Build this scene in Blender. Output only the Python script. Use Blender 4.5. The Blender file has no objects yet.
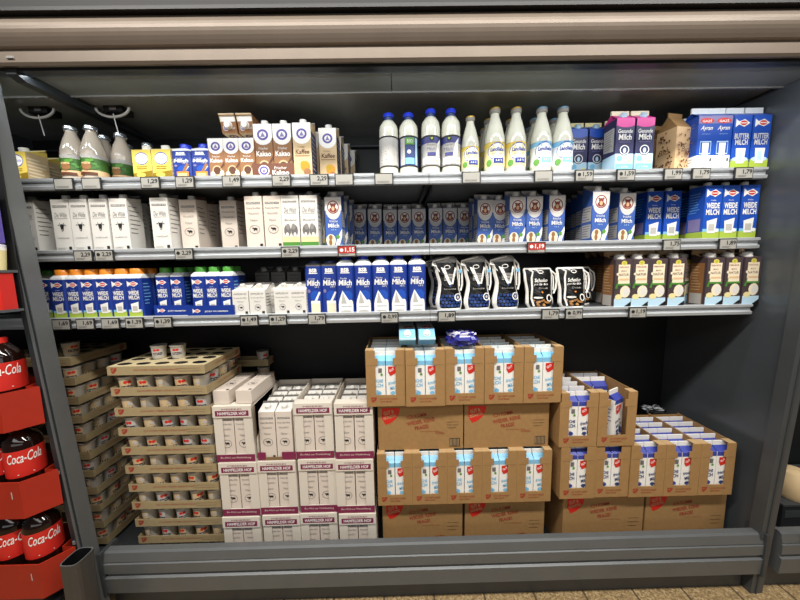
import bpy, math, random
from mathutils import Vector, Matrix
random.seed(7)
S = bpy.context.scene
COL = S.collection
# ---------------------------------------------------------------- camera
FPX, PITCH, ROLL, YAW = 294.87, 0.11001, -0.019177, -0.010022
CAM = Vector((-0.12435, -1.11644, 1.31))
_f = Vector((-math.sin(YAW)*math.cos(PITCH), math.cos(YAW)*math.cos(PITCH), -math.sin(PITCH)))
_r = Vector((math.cos(YAW), math.sin(YAW), 0)); _u = _r.cross(_f)
AR = _r*math.cos(ROLL)+_u*math.sin(ROLL); AU = _u*math.cos(ROLL)-_r*math.sin(ROLL)
cd = bpy.data.cameras.new('camera'); cam = bpy.data.objects.new('camera', cd); COL.objects.link(cam)
cd.sensor_width = 36; cd.lens = FPX/800*36; cd.clip_start = .01
m = Matrix((AR, AU, -_f)).transposed().to_4x4(); m.translation = CAM; cam.matrix_world = m
S.camera = cam
def at(u, v, y):
    """point of the plane y seen at photograph position u, v (used to measure the place)"""
    d = _f+AR*((u-400)/FPX)-AU*((v-300)/FPX)
    return CAM+d*((y-CAM.y)/d.y)
# ---------------------------------------------------------------- light
S.view_settings.view_transform = 'Standard'; S.view_settings.look = 'None'
S.view_settings.gamma = 1; S.view_settings.exposure = 0
w = bpy.data.worlds.new('world'); S.world = w; w.use_nodes = True
w.node_tree.nodes['Background'].inputs[0].default_value = (.9, .95, 1, 1)
w.node_tree.nodes['Background'].inputs[1].default_value = .045
def area(name, loc, target, sx, sy, power, col=(1, .96, .9)):
    l = bpy.data.lights.new(name, 'AREA'); l.shape = 'RECTANGLE'; l.size = sx; l.size_y = sy; l.energy = power; l.color = col
    o = bpy.data.objects.new(name, l); COL.objects.link(o); o.location = loc
    o.rotation_euler = (Vector(target)-Vector(loc)).to_track_quat('-Z', 'Y').to_euler()
    return o
area('store_ceiling_lamp', (0, -1.2, 3.0), (0, .1, .8), 4.8, .18, 132)
area('far_store_ceiling_lamp', (0, -2.9, 3.0), (0, 0, 1.1), 5, .5, 22, (1, .97, .93))
area('canopy_strip_lamp', (-.1, -.135, 1.912), (-.1, .05, 1.5), 2.9, .02, 4.6, (.93, .97, 1))
area('added_frontal_fill', (0, -3.3, 1.5), (0, 0, 1.1), 4.5, .8, 13.5, (.97, .98, 1))  # added frontal fill from behind the camera
# ---------------------------------------------------------------- materials
def lin(c): return c/12.92 if c <= .04045 else ((c+.055)/1.055)**2.4
def hexc(h): h = h.lstrip('#'); return tuple(lin(int(h[i:i+2], 16)/255) for i in (0, 2, 4))+(1,)
MATS = {}
def mat(name, hx, rough=.5, metal=0, noise=0, scale=40, bump=0, coat=0, stretch=None, trans=0, emit=0):
    m = bpy.data.materials.new(name); m.use_nodes = True; nt = m.node_tree; b = nt.nodes['Principled BSDF']
    b.inputs['Base Color'].default_value = hexc(hx); b.inputs['Roughness'].default_value = rough; b.inputs['Metallic'].default_value = metal
    b.inputs['Coat Weight'].default_value = coat
    if trans: b.inputs['Transmission Weight'].default_value = trans
    if noise or bump:
        tc = nt.nodes.new('ShaderNodeTexCoord'); n = nt.nodes.new('ShaderNodeTexNoise'); n.inputs['Scale'].default_value = scale; n.inputs['Detail'].default_value = 5
        src = tc.outputs['Object']
        if stretch:
            mp = nt.nodes.new('ShaderNodeMapping'); mp.inputs['Scale'].default_value = stretch; nt.links.new(src, mp.inputs[0]); src = mp.outputs[0]
        nt.links.new(src, n.inputs['Vector'])
        if noise:
            r = nt.nodes.new('ShaderNodeMapRange'); r.inputs[1].default_value = .3; r.inputs[2].default_value = .7
            r.inputs[3].default_value = 1-noise; r.inputs[4].default_value = 1+noise
            nt.links.new(n.outputs[0], r.inputs[0])
            x = nt.nodes.new('ShaderNodeMix'); x.data_type = 'RGBA'; x.blend_type = 'MULTIPLY'; x.inputs[0].default_value = 1
            x.inputs[6].default_value = hexc(hx); cb = nt.nodes.new('ShaderNodeCombineColor')
            for i in range(3): nt.links.new(r.outputs[0], cb.inputs[i])
            nt.links.new(cb.outputs[0], x.inputs[7]); nt.links.new(x.outputs[2], b.inputs['Base Color'])
        if bump:
            bp = nt.nodes.new('ShaderNodeBump'); bp.inputs['Strength'].default_value = bump; bp.inputs['Distance'].default_value = .002
            nt.links.new(n.outputs[0], bp.inputs['Height']); nt.links.new(bp.outputs[0], b.inputs['Normal'])
    MATS[name] = m
    return m
for a in [
    ('interior', '#9a9e9c', .25, .2, .1, 9), ('back_grey', '#1b1c1d', .45, .2, .1, 6), ('ceil_front', '#6f7471', .5, .1, .05, 8),
    ('side_grey', '#4f5357', .3, .25, .08, 7), ('post', '#2e3235', .4, .3, .06, 12), ('rail', '#686b6c', .38, .3, .05, 10), ('rail_dark', '#45494b', .4, .3),
    ('kick', '#4b4d4e', .5, .2, .06, 12), ('beige_metal', '#75695d', .42, .25, .05, 14, .03), ('black_gloss', '#0b0b0c', .62), ('black', '#0c0c0d', .5),
    ('lip', '#c6cacd', .3, .35, .04, 20), ('lip_dark', '#7f8992', .35, .35), ('shelf_board', '#5d6163', .4, .3), ('steel', '#c8c8c6', .25, .7),
    ('tag_frame', '#232425', .5), ('tag_paper', '#a3a199', .6), ('tag_red', '#b3271f', .5), ('ink', '#1c1c1e', .6), ('white', '#f2f0ea', .42), ('paper', '#dfdcd5', .5, 0, .02, 30),
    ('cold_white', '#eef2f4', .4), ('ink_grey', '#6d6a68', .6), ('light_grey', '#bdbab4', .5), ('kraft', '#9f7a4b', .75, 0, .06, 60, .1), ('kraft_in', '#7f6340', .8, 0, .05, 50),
    ('kraft_edge', '#b8986c', .8), ('kraft_red', '#9c3723', .7), ('red', '#d02a20', .45), ('red_crate', '#a32510', .5, 0, .06, 15), ('dark_red', '#8d1d1d', .5), ('maroon', '#7d2148', .55), ('cocoa_tray', '#6f412b', .6), ('leaf_dark', '#43702f', .5), ('box_paper', '#dcd3c5', .6), ('perforated', '#8d8f8e', .5), ('post_light', '#515456', .4, .3, .05, 12), ('gut_blue', '#3a459c', .4), ('bear_red', '#8e3b33', .5), ('film_grey', '#9a9a98', .25, 0, 0, 40, 0, .4),
    ('pinkish', '#ddd0c3', .5), ('blue', '#1d4fb4', .38), ('deep_blue', '#17358c', .38), ('navy', '#243a74', .4), ('light_blue', '#7fbfe3', .4), ('sky', '#bcdcee', .45),
    ('cap_blue', '#2740d0', .3), ('green', '#5c9a38', .45), ('lime', '#a9bf45', .5), ('cap_green', '#4f9f3c', .35), ('orange', '#ef8f2a', .35), ('yellow', '#e2c95a', .45), ('gold', '#c9a63c', .3, .6),
    ('pale_yellow', '#e9dca0', .5), ('brown', '#96683f', .5), ('dark_brown', '#5d3620', .5), ('tan', '#d2b78c', .5), ('cream', '#f0e2c4', .5), ('purple', '#57489c', .45), ('violet', '#3d4180', .45),
    ('pink', '#d0358f', .4), ('milk', '#dddccb', .16, 0, 0, 40, 0, .6), ('shake', '#cbbfae', .16, 0, 0, 40, 0, .6), ('silver', '#c4ccd2', .2, .8), ('blue_metal', '#6c9fbc', .3, .5),
    ('leaf', '#4c8a34', .5), ('dark_carton', '#4a3d40', .45), ('peach', '#e3bd8e', .5), ('baer_grey', '#d8d5d2', .45), ('baer_blue', '#3f62ae', .42), ('gray_mid', '#8b8782', .5),
    ('cola', '#1c0d08', .08, 0, 0, 40, 0, .5), ('black_film', '#141414', .22, 0, 0, 40, 0, .3), ('film_blue', '#243f7c', .3), ('nut', '#b07a3c', .4), ('lav', '#8177a8', .45), ('dark_navy', '#2c2c56', .42),
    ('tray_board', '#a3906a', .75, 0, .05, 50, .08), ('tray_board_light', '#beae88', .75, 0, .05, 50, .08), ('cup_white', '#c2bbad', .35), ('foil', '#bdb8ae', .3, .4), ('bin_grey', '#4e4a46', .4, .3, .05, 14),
    ('plastic_wrap', '#e4e2f0', .12, 0, 0, 40, 0, .8), ('wrap_blue', '#2c2f8e', .2, 0, 0, 40, 0, .6), ('clear_film', '#a8adb0', .1, 0, 0, 40, 0, 1), ('pallet', '#1c1a1a', .6, 0, .08, 20)]:
    mat(*a)
def floor_mat():
    m = bpy.data.materials.new('terrazzo_tile'); m.use_nodes = True; nt = m.node_tree; b = nt.nodes['Principled BSDF']; N = nt.nodes.new; L = nt.links.new
    tc = N('ShaderNodeTexCoord'); v = N('ShaderNodeTexVoronoi'); v.inputs['Scale'].default_value = 190; L(tc.outputs['Object'], v.inputs['Vector'])
    sp = N('ShaderNodeSeparateColor'); L(v.outputs['Color'], sp.inputs[0])
    cr = N('ShaderNodeValToRGB'); L(sp.outputs[0], cr.inputs[0]); e = cr.color_ramp.elements
    e[0].color = hexc('#75634a'); e[1].color = hexc('#bca67e'); x = e.new(.35); x.color = hexc('#947b57'); x = e.new(.7); x.color = hexc('#a68d66')
    br = N('ShaderNodeTexBrick'); br.offset = 0; br.inputs['Scale'].default_value = 1; br.inputs['Brick Width'].default_value = .2; br.inputs['Row Height'].default_value = .2; br.inputs['Mortar Size'].default_value = .004
    L(tc.outputs['Object'], br.inputs['Vector'])
    mx = N('ShaderNodeMix'); mx.data_type = 'RGBA'; L(br.outputs['Fac'], mx.inputs[0]); L(cr.outputs[0], mx.inputs[6]); mx.inputs[7].default_value = hexc('#5a4c3a')
    L(mx.outputs[2], b.inputs['Base Color']); b.inputs['Roughness'].default_value = .35
    MATS['terrazzo'] = m
floor_mat()
# ---------------------------------------------------------------- mesh building
class B:
    def __init__(s): s.v = []; s.f = []; s.m = []; s.s = []; s.names = []
    def mi(s, n):
        if n not in s.names: s.names.append(n)
        return s.names.index(n)
    def add(s, vs, fs, mt, smooth=False, T=None):
        o = len(s.v)
        for p in vs:
            p = Vector(p); s.v.append(tuple(T @ p) if T else tuple(p))
        for i, f in enumerate(fs):
            s.f.append([k+o for k in f]); s.m.append(s.mi(mt if isinstance(mt, str) else mt[i])); s.s.append(smooth)
    def box(s, x0, x1, y0, y1, z0, z1, mt, T=None):
        s.add([(x0, y0, z0), (x1, y0, z0), (x1, y1, z0), (x0, y1, z0), (x0, y0, z1), (x1, y0, z1), (x1, y1, z1), (x0, y1, z1)],
              [(0, 1, 5, 4), (1, 2, 6, 5), (2, 3, 7, 6), (3, 0, 4, 7), (4, 5, 6, 7), (3, 2, 1, 0)], mt, T=T)
    def prism_x(s, prof, x0, x1, mt):          # profile of (y, z), counter-clockwise seen from +x
        n = len(prof); vs = [(x0, y, z) for y, z in prof]+[(x1, y, z) for y, z in prof]
        fs = [(i, (i+1) % n, n+(i+1) % n, n+i) for i in range(n)]
        fs = [tuple(reversed(f)) for f in fs]
        s.add(vs, fs+[tuple(range(n-1, -1, -1)), tuple(range(n, 2*n))], [mt]*(n+2) if isinstance(mt, str) else mt)
    def prism_z(s, poly, z0, z1, mt, top=True, bottom=True, T=None):
        n = len(poly); vs = [(x, y, z0) for x, y in poly]+[(x, y, z1) for x, y in poly]
        fs = [(i, (i+1) % n, n+(i+1) % n, n+i) for i in range(n)]
        if top: fs.append(tuple(range(n, 2*n)))
        if bottom: fs.append(tuple(range(n-1, -1, -1)))
        s.add(vs, fs, mt, T=T)
    def lathe(s, prof, mts, n=20, T=None, smooth=True):  # prof [(r, z)], one material per segment
        vs = []; fs = []; mm = []
        for r, z in prof:
            for i in range(n):
                a = 2*math.pi*i/n; vs.append((r*math.cos(a), r*math.sin(a), z))
        for k in range(len(prof)-1):
            for i in range(n):
                j = (i+1) % n; fs.append((k*n+i, k*n+j, (k+1)*n+j, (k+1)*n+i)); mm.append(mts if isinstance(mts, str) else mts[k])
        s.add(vs, fs, mm, smooth, T)
        o = len(prof)-1
        s.add([(prof[0][0]*math.cos(2*math.pi*i/n), prof[0][0]*math.sin(2*math.pi*i/n), prof[0][1]) for i in range(n)], [tuple(range(n-1, -1, -1))], mm[0], False, T)
        s.add([(prof[o][0]*math.cos(2*math.pi*i/n), prof[o][0]*math.sin(2*math.pi*i/n), prof[o][1]) for i in range(n)], [tuple(range(n))], mm[-1], False, T)
    def tube(s, pts, r, mt, n=6):
        pts = [Vector(p) for p in pts]; vs = []; fs = []
        for i, p in enumerate(pts):
            t = (pts[min(i+1, len(pts)-1)]-pts[max(i-1, 0)]).normalized(); a = t.orthogonal().normalized()
            if abs(t.y) < .9: a = (Vector((0, 1, 0))-t*t.y).normalized()
            b = t.cross(a)
            for k in range(n):
                c = 2*math.pi*k/n; vs.append(p+a*(r*math.cos(c))+b*(r*math.sin(c)))
        for i in range(len(pts)-1):
            for k in range(n): fs.append((i*n+k, i*n+(k+1) % n, (i+1)*n+(k+1) % n, (i+1)*n+k))
        fs += [tuple(range(n-1, -1, -1)), tuple(range((len(pts)-1)*n, len(pts)*n))]
        s.add(vs, fs, mt, True)
    def mesh(s, name):
        me = bpy.data.meshes.new(name); me.from_pydata(s.v, [], s.f); me.update()
        for n in s.names: me.materials.append(MATS[n])
        me.polygons.foreach_set('material_index', s.m); me.polygons.foreach_set('use_smooth', s.s)
        if any(s.s): me.set_sharp_from_angle(angle=math.radians(38))
        return me
_TX = {}
def textmesh(t, shear=0, bold=0):
    k = (t, shear, bold)
    if k not in _TX:
        c = bpy.data.curves.new('writing', 'FONT'); c.body = t; c.resolution_u = 2; c.shear = shear; c.offset = bold
        o = bpy.data.objects.new('writing', c); me = bpy.data.meshes.new_from_object(o)
        vs = [(p.co.x, p.co.y) for p in me.vertices]; fs = [tuple(p.vertices) for p in me.polygons]
        x0 = min(p[0] for p in vs); x1 = max(p[0] for p in vs); y0 = min(p[1] for p in vs); y1 = max(p[1] for p in vs)
        vs = [((x-(x0+x1)/2)/(x1-x0), (y-(y0+y1)/2)/(y1-y0)) for x, y in vs]
        _TX[k] = (vs, fs); bpy.data.objects.remove(o); bpy.data.curves.remove(c); bpy.data.meshes.remove(me)
    return _TX[k]
class F:
    """a printed face: a, b on the face, o out of it"""
    def __init__(s, b, fn): s.b = b; s.fn = fn; s.o = .0003
    def _a(s, pts, fs, mt): s.b.add([s.fn(a, c, s.o) for a, c in pts], fs, mt); s.o += .00012
    def rect(s, a0, b0, a1, b1, mt, n=1):
        pts = []
        for i in range(n+1): a = a0+(a1-a0)*i/n; pts += [(a, b0), (a, b1)]
        s._a(pts, [(2*i, 2*i+2, 2*i+3, 2*i+1) for i in range(n)], mt)
    def poly(s, pts, mt): s._a(pts, [tuple(range(len(pts)))], mt)
    def ell(s, a, b, ra, rb, mt, n=16):
        s._a([(a, b)]+[(a+ra*math.cos(6.2832*i/n), b+rb*math.sin(6.2832*i/n)) for i in range(n)], [(0, 1+i, 1+(i+1) % n) for i in range(n)], mt)
    def ring(s, a, b, ra, rb, t, mt, n=16):
        pts = []
        for i in range(n):
            c, d = math.cos(6.2832*i/n), math.sin(6.2832*i/n); pts += [(a+ra*c, b+rb*d), (a+(ra-t)*c, b+(rb-t)*d)]
        s._a(pts, [(2*i, (2*i+2) % (2*n), (2*i+3) % (2*n), 2*i+1) for i in range(n)], mt)
    def text(s, t, a, b, w, h, mt, shear=0, bold=0, rot=0):
        vs, fs = textmesh(t, shear, bold); c, d = math.cos(rot), math.sin(rot)
        s._a([(a+x*w*c-y*h*d, b+x*w*d+y*h*c) for x, y in vs], fs, mt)
    def lines(s, a0, a1, b0, b1, n, mt, t=.0022, seed=0):
        r = random.Random(seed)
        for i in range(n):
            b = b1-(b1-b0)*(i+.5)/n; s.rect(a0, b-t/2, a0+(a1-a0)*r.uniform(.55, 1), b+t/2, mt)
def front(b, y): return F(b, lambda a, c, o: (a, y-o, c))
def right(b, x): return F(b, lambda a, c, o: (x+o, a, c))
def left(b, x): return F(b, lambda a, c, o: (x-o, -a, c))
def cyl(b, r): return F(b, lambda a, c, o: ((r+o)*math.sin(a/r), -(r+o)*math.cos(a/r), c))
# ---------------------------------------------------------------- objects
def setp(o, label=None, cat=None, group=None, kind=None):
    if label: o['label'] = label
    if cat: o['category'] = cat
    if group: o['group'] = group
    if kind: o['kind'] = kind
    return o
def obj(name, b, parent=None, label=None):
    o = bpy.data.objects.new(name, b.mesh(name)); COL.objects.link(o); o.parent = parent
    if label: o['label'] = label
    return o
def empty(name, loc, label, cat, group=None, rz=0):
    o = bpy.data.objects.new(name, None); COL.objects.link(o); o.location = loc; o.rotation_euler = (0, 0, rz); o.empty_display_size = .05
    return setp(o, label, cat, group)
class Kind:
    def __init__(s, name, cat, parts):
        s.name = name; s.cat = cat; s.parts = [(p[0], p[1].mesh(p[0]), p[2] if len(p) > 2 else None) for p in parts]
    def put(s, loc, label, group=None, rz=0, rot=None):
        if len(s.parts) == 1:
            r = bpy.data.objects.new(s.name, s.parts[0][1])
        else: r = bpy.data.objects.new(s.name, None); r.empty_display_size = .05
        COL.objects.link(r); r.location = loc; r.rotation_euler = rot or (0, 0, rz); setp(r, label, s.cat, group)
        if len(s.parts) > 1:
            for n, me, lb in s.parts:
                c = bpy.data.objects.new(n, me); COL.objects.link(c); c.parent = r
                if lb: c['label'] = lb
        return r
ORD = 'zero first second third fourth fifth sixth seventh eighth ninth tenth eleventh twelfth thirteenth fourteenth fifteenth sixteenth seventeenth'.split()
# ---------------------------------------------------------------- setting: floor and the cabinet
b = B(); b.box(-4, 4, -4, 3, -.05, 0, 'terrazzo'); setp(obj('floor', b), kind='structure')
ZL = [1.650, 1.397, 1.146]      # top of the three shelf rails
XR, YB, XL, ZC = 1.268, .37, -1.83, 1.937
fr = empty('refrigerated_cabinet', (0, 0, 0), 'long dark grey open refrigerated cabinet filled with milk', 'fridge')
b = B(); b.box(XL, XR+.06, YB, YB+.03, .0, 2.15, 'back_grey'); obj('back_panel', b, fr)
b = B(); b.box(XL, XR+.06, 0, YB, ZC, ZC+.03, 'interior')
for x0, x1 in ((XL, -.13), (-.127, XR+.06)): b.box(x0, x1, -.156, -.003, ZC-.012, ZC+.02, 'ceil_front')
b.box(XL, XR, -.006, .0, ZC-.016, ZC, 'steel'); b.box(XL, XR, YB-.03, YB, ZC-.06, ZC-.055, 'side_grey'); obj('ceiling_panel', b, fr)
b = B(); SR = Matrix.Identity(4); SR[1][2] = -.04
b.prism_x([(-.066, 0), (YB-.001, 0), (YB-.001, 2.15), (-.152, 2.15)], XR, XR+.03, 'side_grey'); obj('side_panel', b, fr)
b = B(); b.box(XL-.02, XL, -.0, YB, 0, 2.15, 'side_grey'); obj('side_panel', b, fr)
b = B(); b.box(XR-.018, XR+.03, -.100, -.060, 0, 2.03, 'post_light', SR); b.box(XR+.0, XR+.006, -.103, -.100, 0, 2.03, 'rail_dark', SR); obj('upright_post', b, fr)
b = B(); SH = Matrix.Identity(4); SH[0][2] = -.060; SH[0][3] = -.006
b.box(-1.276, -1.244, -.15, -.10, 0, 2.03, 'post', SH); b.box(-1.256, -1.249, -.153, -.15, 0, 2.03, 'rail', SH); b.box(-1.2445, -1.241, -.148, -.102, 0, 2.03, 'rail', SH)
for z in (.35, .62): b.box(-1.270, -1.263, -.154, -.15, z, z+.012, 'steel', SH)
obj('upright_post', b, fr)
b = B(); b.box(-.42, 1.2, YB-.006, YB, ZL[0]+.012, ZL[0]+.085, 'perforated'); f = front(b, YB-.006)
for i in range(34):
    for j in range(4): f.ell(-.40+i*.0125, ZL[0]+.024+j*.016, .0038, .0034, 'black', 8)
obj('perforated_strip', b, fr)
# bar dividing the ceiling
b = B(); b.prism_x([(-.155, 1.926), (.34, 1.926), (.34, 1.91), (-.13, 1.895), (-.155, 1.905)][::-1], -1.275, -1.245, 'post'); obj('ceiling_bar', b, fr)
# roller blind housing and fascia
b = B(); RB = [(-.172, 1.955), (-.165, 1.959), (-.165, 1.964)]+[(-.176-.016*math.sin(math.pi*i/9), 1.967+.077*i/9) for i in range(10)]
RB = [(-.10, 2.05), (-.10, 1.938), (-.157, 1.938), (-.158, 1.921), (-.166, 1.920), (-.171, 1.927)]+RB
b.prism_x(RB, -2.3, 2.3, 'beige_metal')
b.box(-1.245, -1.225, -.175, -.17, 1.936, 1.942, 'steel'); obj('roller_blind_housing', b, fr)
b = B(); b.box(-2.3, 2.3, -.186, -.10, 2.051, 2.4, 'black_gloss'); b.box(-2.3, 2.3, -.196, -.15, 2.0445, 2.054, 'black'); obj('top_fascia', b, fr)
b = B(); b.box(-1.5, 1.25, -.150, -.120, 1.916, 1.9245, 'post'); obj('strip_lamp', b, fr)
# deck, front rail, kick plate
b = B(); b.box(XL, XR-.025, -.05, YB, .06, .09, 'side_grey'); obj('deck', b, fr)
def railprof(x0, x1):
    b = B()
    b.prism_x([(-.05, .10), (-.112, .10), (-.116, .165), (-.106, .170), (-.106, .180), (-.114, .184), (-.114, .222), (-.109, .226), (-.112, .230), (-.106, .262), (-.100, .268), (-.080, .268), (-.080, .2), (-.05, .2)][::-1], x0, x1, 'rail')
    return b
r = obj('front_rail', railprof(-1.245, 1.262), fr)
for x in (-1.258, 1.262):
    b = B(); b.box(x, x+.013, -.12, -.05, .095, .272, 'rail_dark'); obj('end_cap', b, r)
b = B(); b.box(-1.262, 1.244, -.07, -.05, 0, .1, 'kick'); obj('kick_plate', b, fr)
# neighbouring cabinet on the right
nb = empty('neighbouring_cabinet', (0, 0, 0), 'grey cabinet starting at the right edge beyond the post', 'fridge')
obj('front_rail', railprof(1.335, 2.4), nb)
b = B(); b.box(1.335, 2.4, -.07, -.05, 0, .1, 'kick'); obj('kick_plate', b, nb)
b = B(); b.box(1.335, 2.4, -.05, YB-.01, .06, .2, 'side_grey'); b.box(1.42, 2.4, YB, YB+.03, 0, 2.15, 'back_grey'); obj('deck', b, nb)
b = B(); b.box(1.40, 1.44, -.119, -.117, .245, .258, 'tag_paper'); obj('tag_strip', b, nb)
# price-rail shelves: two bays and the start of a third
def shelf(x0, x1, z, label):
    e = empty('fridge_shelf', ((x0+x1)/2, 0, z), label, 'shelf', 'shelves of the cabinet')
    h = (x1-x0)/2-.001; b = B(); b.box(-h, h, .0, YB-.004, -.03, -.004, 'shelf_board'); obj('board', b, e)
    b = B(); b.prism_x([(0, -.042), (-.012, -.04), (-.014, -.030), (-.006, -.026), (-.006, -.014), (-.014, -.010), (-.014, -.002), (-.008, 0), (0, 0)][::-1], -h, h, 'lip'); obj('price_rail', b, e)
    for s in (-1, 1):
        b = B(); b.box(s*(h-.012)-.004, s*(h-.012)+.004, .045, YB-.004, -.055, -.03, 'back_grey'); obj('bracket', b, e)
lv = ['top', 'middle', 'lower']
for i, z in enumerate(ZL):
    shelf(XL+.005, -1.25, z, f'short start of the {lv[i]} grey shelf behind the left post')
    shelf(-1.25, 0, z, f'left bay of the {lv[i]} grey metal shelf with price rail')
    shelf(0, 1.238, z, f'right bay of the {lv[i]} grey metal shelf with price rail')
# ---------------------------------------------------------------- price tags
TW, TH = .06, .034
def tagkind(txt, red=False, dot=False):
    b = B(); b.box(-TW/2-.004, TW/2+.004, -.004, 0, -TH/2-.004, TH/2+.004, 'tag_frame')
    p = B(); p.box(-TW/2, TW/2, -.0055, -.004, -TH/2, TH/2, 'tag_paper')
    f = front(p, -.0055)
    if red: f.rect(-TW/2, -.008, TW/2, TH/2, 'tag_red')
    if txt: f.text(txt, .011, .004, .034, .018, 'white' if red else 'ink', 0, .03)
    f.lines(-.024, .024, -.014, -.007, 2, 'ink_grey', .0016, len(txt))
    if dot: f.ell(-.019, .004, .0065, .0065, 'white' if red else 'ink')
    return Kind('price_tag', 'price tag', [('frame', b), ('paper_insert', p)])
TAGS = [(183.5, [(65.5, ''), (93, ''), (151.5, '1,29'), (186, '1,29'), (232.5, '1,49'), (282, '2,29'), (319.5, '2,29'), (344.5, ''), (384, ''), (471, ''), (543, ''), (583.5, '1,59*'), (625, '1,59*'), (672, '1,99'), (700, '1,79'), (742.5, '1,79')]),
        (249, [(84, '2,29'), (105, '2,29*'), (184.5, '2,29*'), (290.5, '2,29*'), (347, '1,15!'), (536, '1,19!'), (671, '1,75'), (727, '1,89')]),
        (316, [(62, '1,69'), (86, '1,69'), (111, '1,69'), (135, '1,39*'), (163.5, '1,39*'), (249.5, '1,49*'), (278, '1,29*'), (317, '1,79'), (389.5, '0,99*'), (446.5, '1,89'), (550, '1,79'), (573.5, '0,99*'), (637, '1,19*'), ])]
_tk = {}
for i, (v, row) in enumerate(TAGS):
    for k, (u, t) in enumerate(row):
        if t not in _tk: _tk[t] = tagkind(t.strip('*!'), '!' in t, '*' in t or '!' in t)
        p = at(u, v+(400-u)*.02, -.015)
        nm = 'red sale price tag' if '!' in t else 'grey price tag'
        _tk[t].put((p.x, -.0145, ZL[i]-.024), f'{nm} {ORD[k+1]} from left on the {lv[i]} shelf rail', f'price tags on the {lv[i]} shelf rail')
# ---------------------------------------------------------------- drawing helpers for print
def cow(f, a, b, s, mt):
    f.ell(a, b, s, s*.55, mt); f.rect(a-s*.8, b-s*1.1, a-s*.5, b, mt); f.rect(a+s*.5, b-s*1.1, a+s*.8, b, mt); f.ell(a-s*1.15, b+s*.3, s*.42, s*.36, mt)
def cowhead(f, a, b, s, mt):
    f.poly([(a-s*.6, b+s*.6), (a-s*.3, b-s), (a, b-s*1.3), (a+s*.3, b-s), (a+s*.6, b+s*.6), (a, b+s*.8)], mt)
    for q in (-1, 1):
        f.poly([(a+q*s*.5, b+s*.6), (a+q*s*1.2, b+s*.3), (a+q*s*1.1, b+s*.65)][::q], mt); f.poly([(a+q*s*.3, b+s*.7), (a+q*s*.55, b+s*.7), (a+q*s*.75, b+s*1.35)][::q], mt)
    f.ell(a, b-s*.85, s*.22, s*.18, 'light_grey', 8)
def heart(f, a, b, s, mt):
    f.ell(a-s*.45, b+s*.3, s*.5, s*.5, mt, 10); f.ell(a+s*.45, b+s*.3, s*.5, s*.5, mt, 10); f.poly([(a-s*.9, b+s*.15), (a, b-s), (a+s*.9, b+s*.15)], mt)
def gutlogo(f, a, b, s, mt, tx='white', txt=True):
    pts = [(a-s, b+s), (a-s, b-s*.2)]+[(a-s+2*s*math.sin(t), b+s-2*s*math.cos(t)) for t in [i*math.pi/16 for i in range(1, 9)]]
    f.poly(pts, mt)
    if txt:
        f.text('GUT &', a-s*.25, b+s*.45, s*1.15, s*.44, tx, 0, .03, .25); f.text('GÜNSTIG', a-s*.15, b-s*.02, s*1.45, s*.42, tx, 0, .03, .25)
    else: f.text('GUT', a-s*.3, b+s*.3, s*1.1, s*.5, tx, 0, .02, .5)
def baer(f, a, b, r):
    f.ell(a, b, r, r*.95, 'white'); f.ring(a, b, r*.8, r*.76, r*.3, 'purple'); f.poly([(a-r*.35, b-r*.3), (a+r*.35, b-r*.3), (a, b+r*.4)], 'lav')
def fish(f, a, b, s):
    f.poly([(a-s, b-s*.55), (a-s*.55, b-s*.2), (a+s*.2, b-s*.5), (a+s, b), (a+s*.2, b+s*.5), (a-s*.55, b+s*.2), (a-s, b+s*.55)], 'white')
    f.ell(a+s*.1, b, s*.5, s*.32, 'red', 12); f.rect(a-s*.3, b-s*.06, a+s*.5, b+s*.06, 'white')
def glass(f, a, b, w, h):
    f.poly([(a-w*.4, b), (a+w*.4, b), (a+w*.5, b+h), (a-w*.5, b+h*.8)], 'white'); f.rect(a-w*.3, b+h*.15, a+w*.3, b+h*.6, 'light_grey')
def slant(name, w, d, hf, hb, side, topm, finm, capm, fprint, sprint=None, capr=.0125, fh=.012, tprint=None, cat='milk carton'):
    b = B(); x, y = w/2, d/2
    b.add([(-x, -y, 0), (x, -y, 0), (x, y, 0), (-x, y, 0), (-x, -y, hf), (x, -y, hf), (x, y, hb), (-x, y, hb)],
          [(0, 1, 5, 4), (1, 2, 6, 5), (2, 3, 7, 6), (3, 0, 4, 7), (4, 5, 6, 7), (3, 2, 1, 0)], [side, side, side, side, topm, side])
    fprint(front(b, -y), w, hf)
    if sprint: sprint(right(b, x), d, hf); sprint(left(b, -x), d, hf)
    if tprint: tprint(F(b, lambda a, c, o: (a, -y+c, hf+(hb-hf)*c/d+o)), w, d)
    fin = B(); fin.box(-x, x, y-.005, y, hb, hb+fh, finm)
    for s in (-1, 1): fin.add([(s*x, -y*.2, hf+(hb-hf)*.4), (s*x, y, hb), (s*x, y, hb+fh*.9)], [(0, 1, 2), (2, 1, 0)], finm)
    parts = [('carton_body', b), ('top_seal', fin)]
    if capm:
        c = B(); ang = math.atan2(hb-hf, d); T = Matrix.Translation((0, -y*.15, hf+(hb-hf)*.42)) @ Matrix.Rotation(ang, 4, 'X')
        c.lathe([(capr*1.15, -.003), (capr*1.15, .003), (capr, .003), (capr*.95, .014), (capr*.8, .0155)], capm, 14, T); parts.append(('screw_cap', c))
    return Kind(name, cat, parts)
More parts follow.
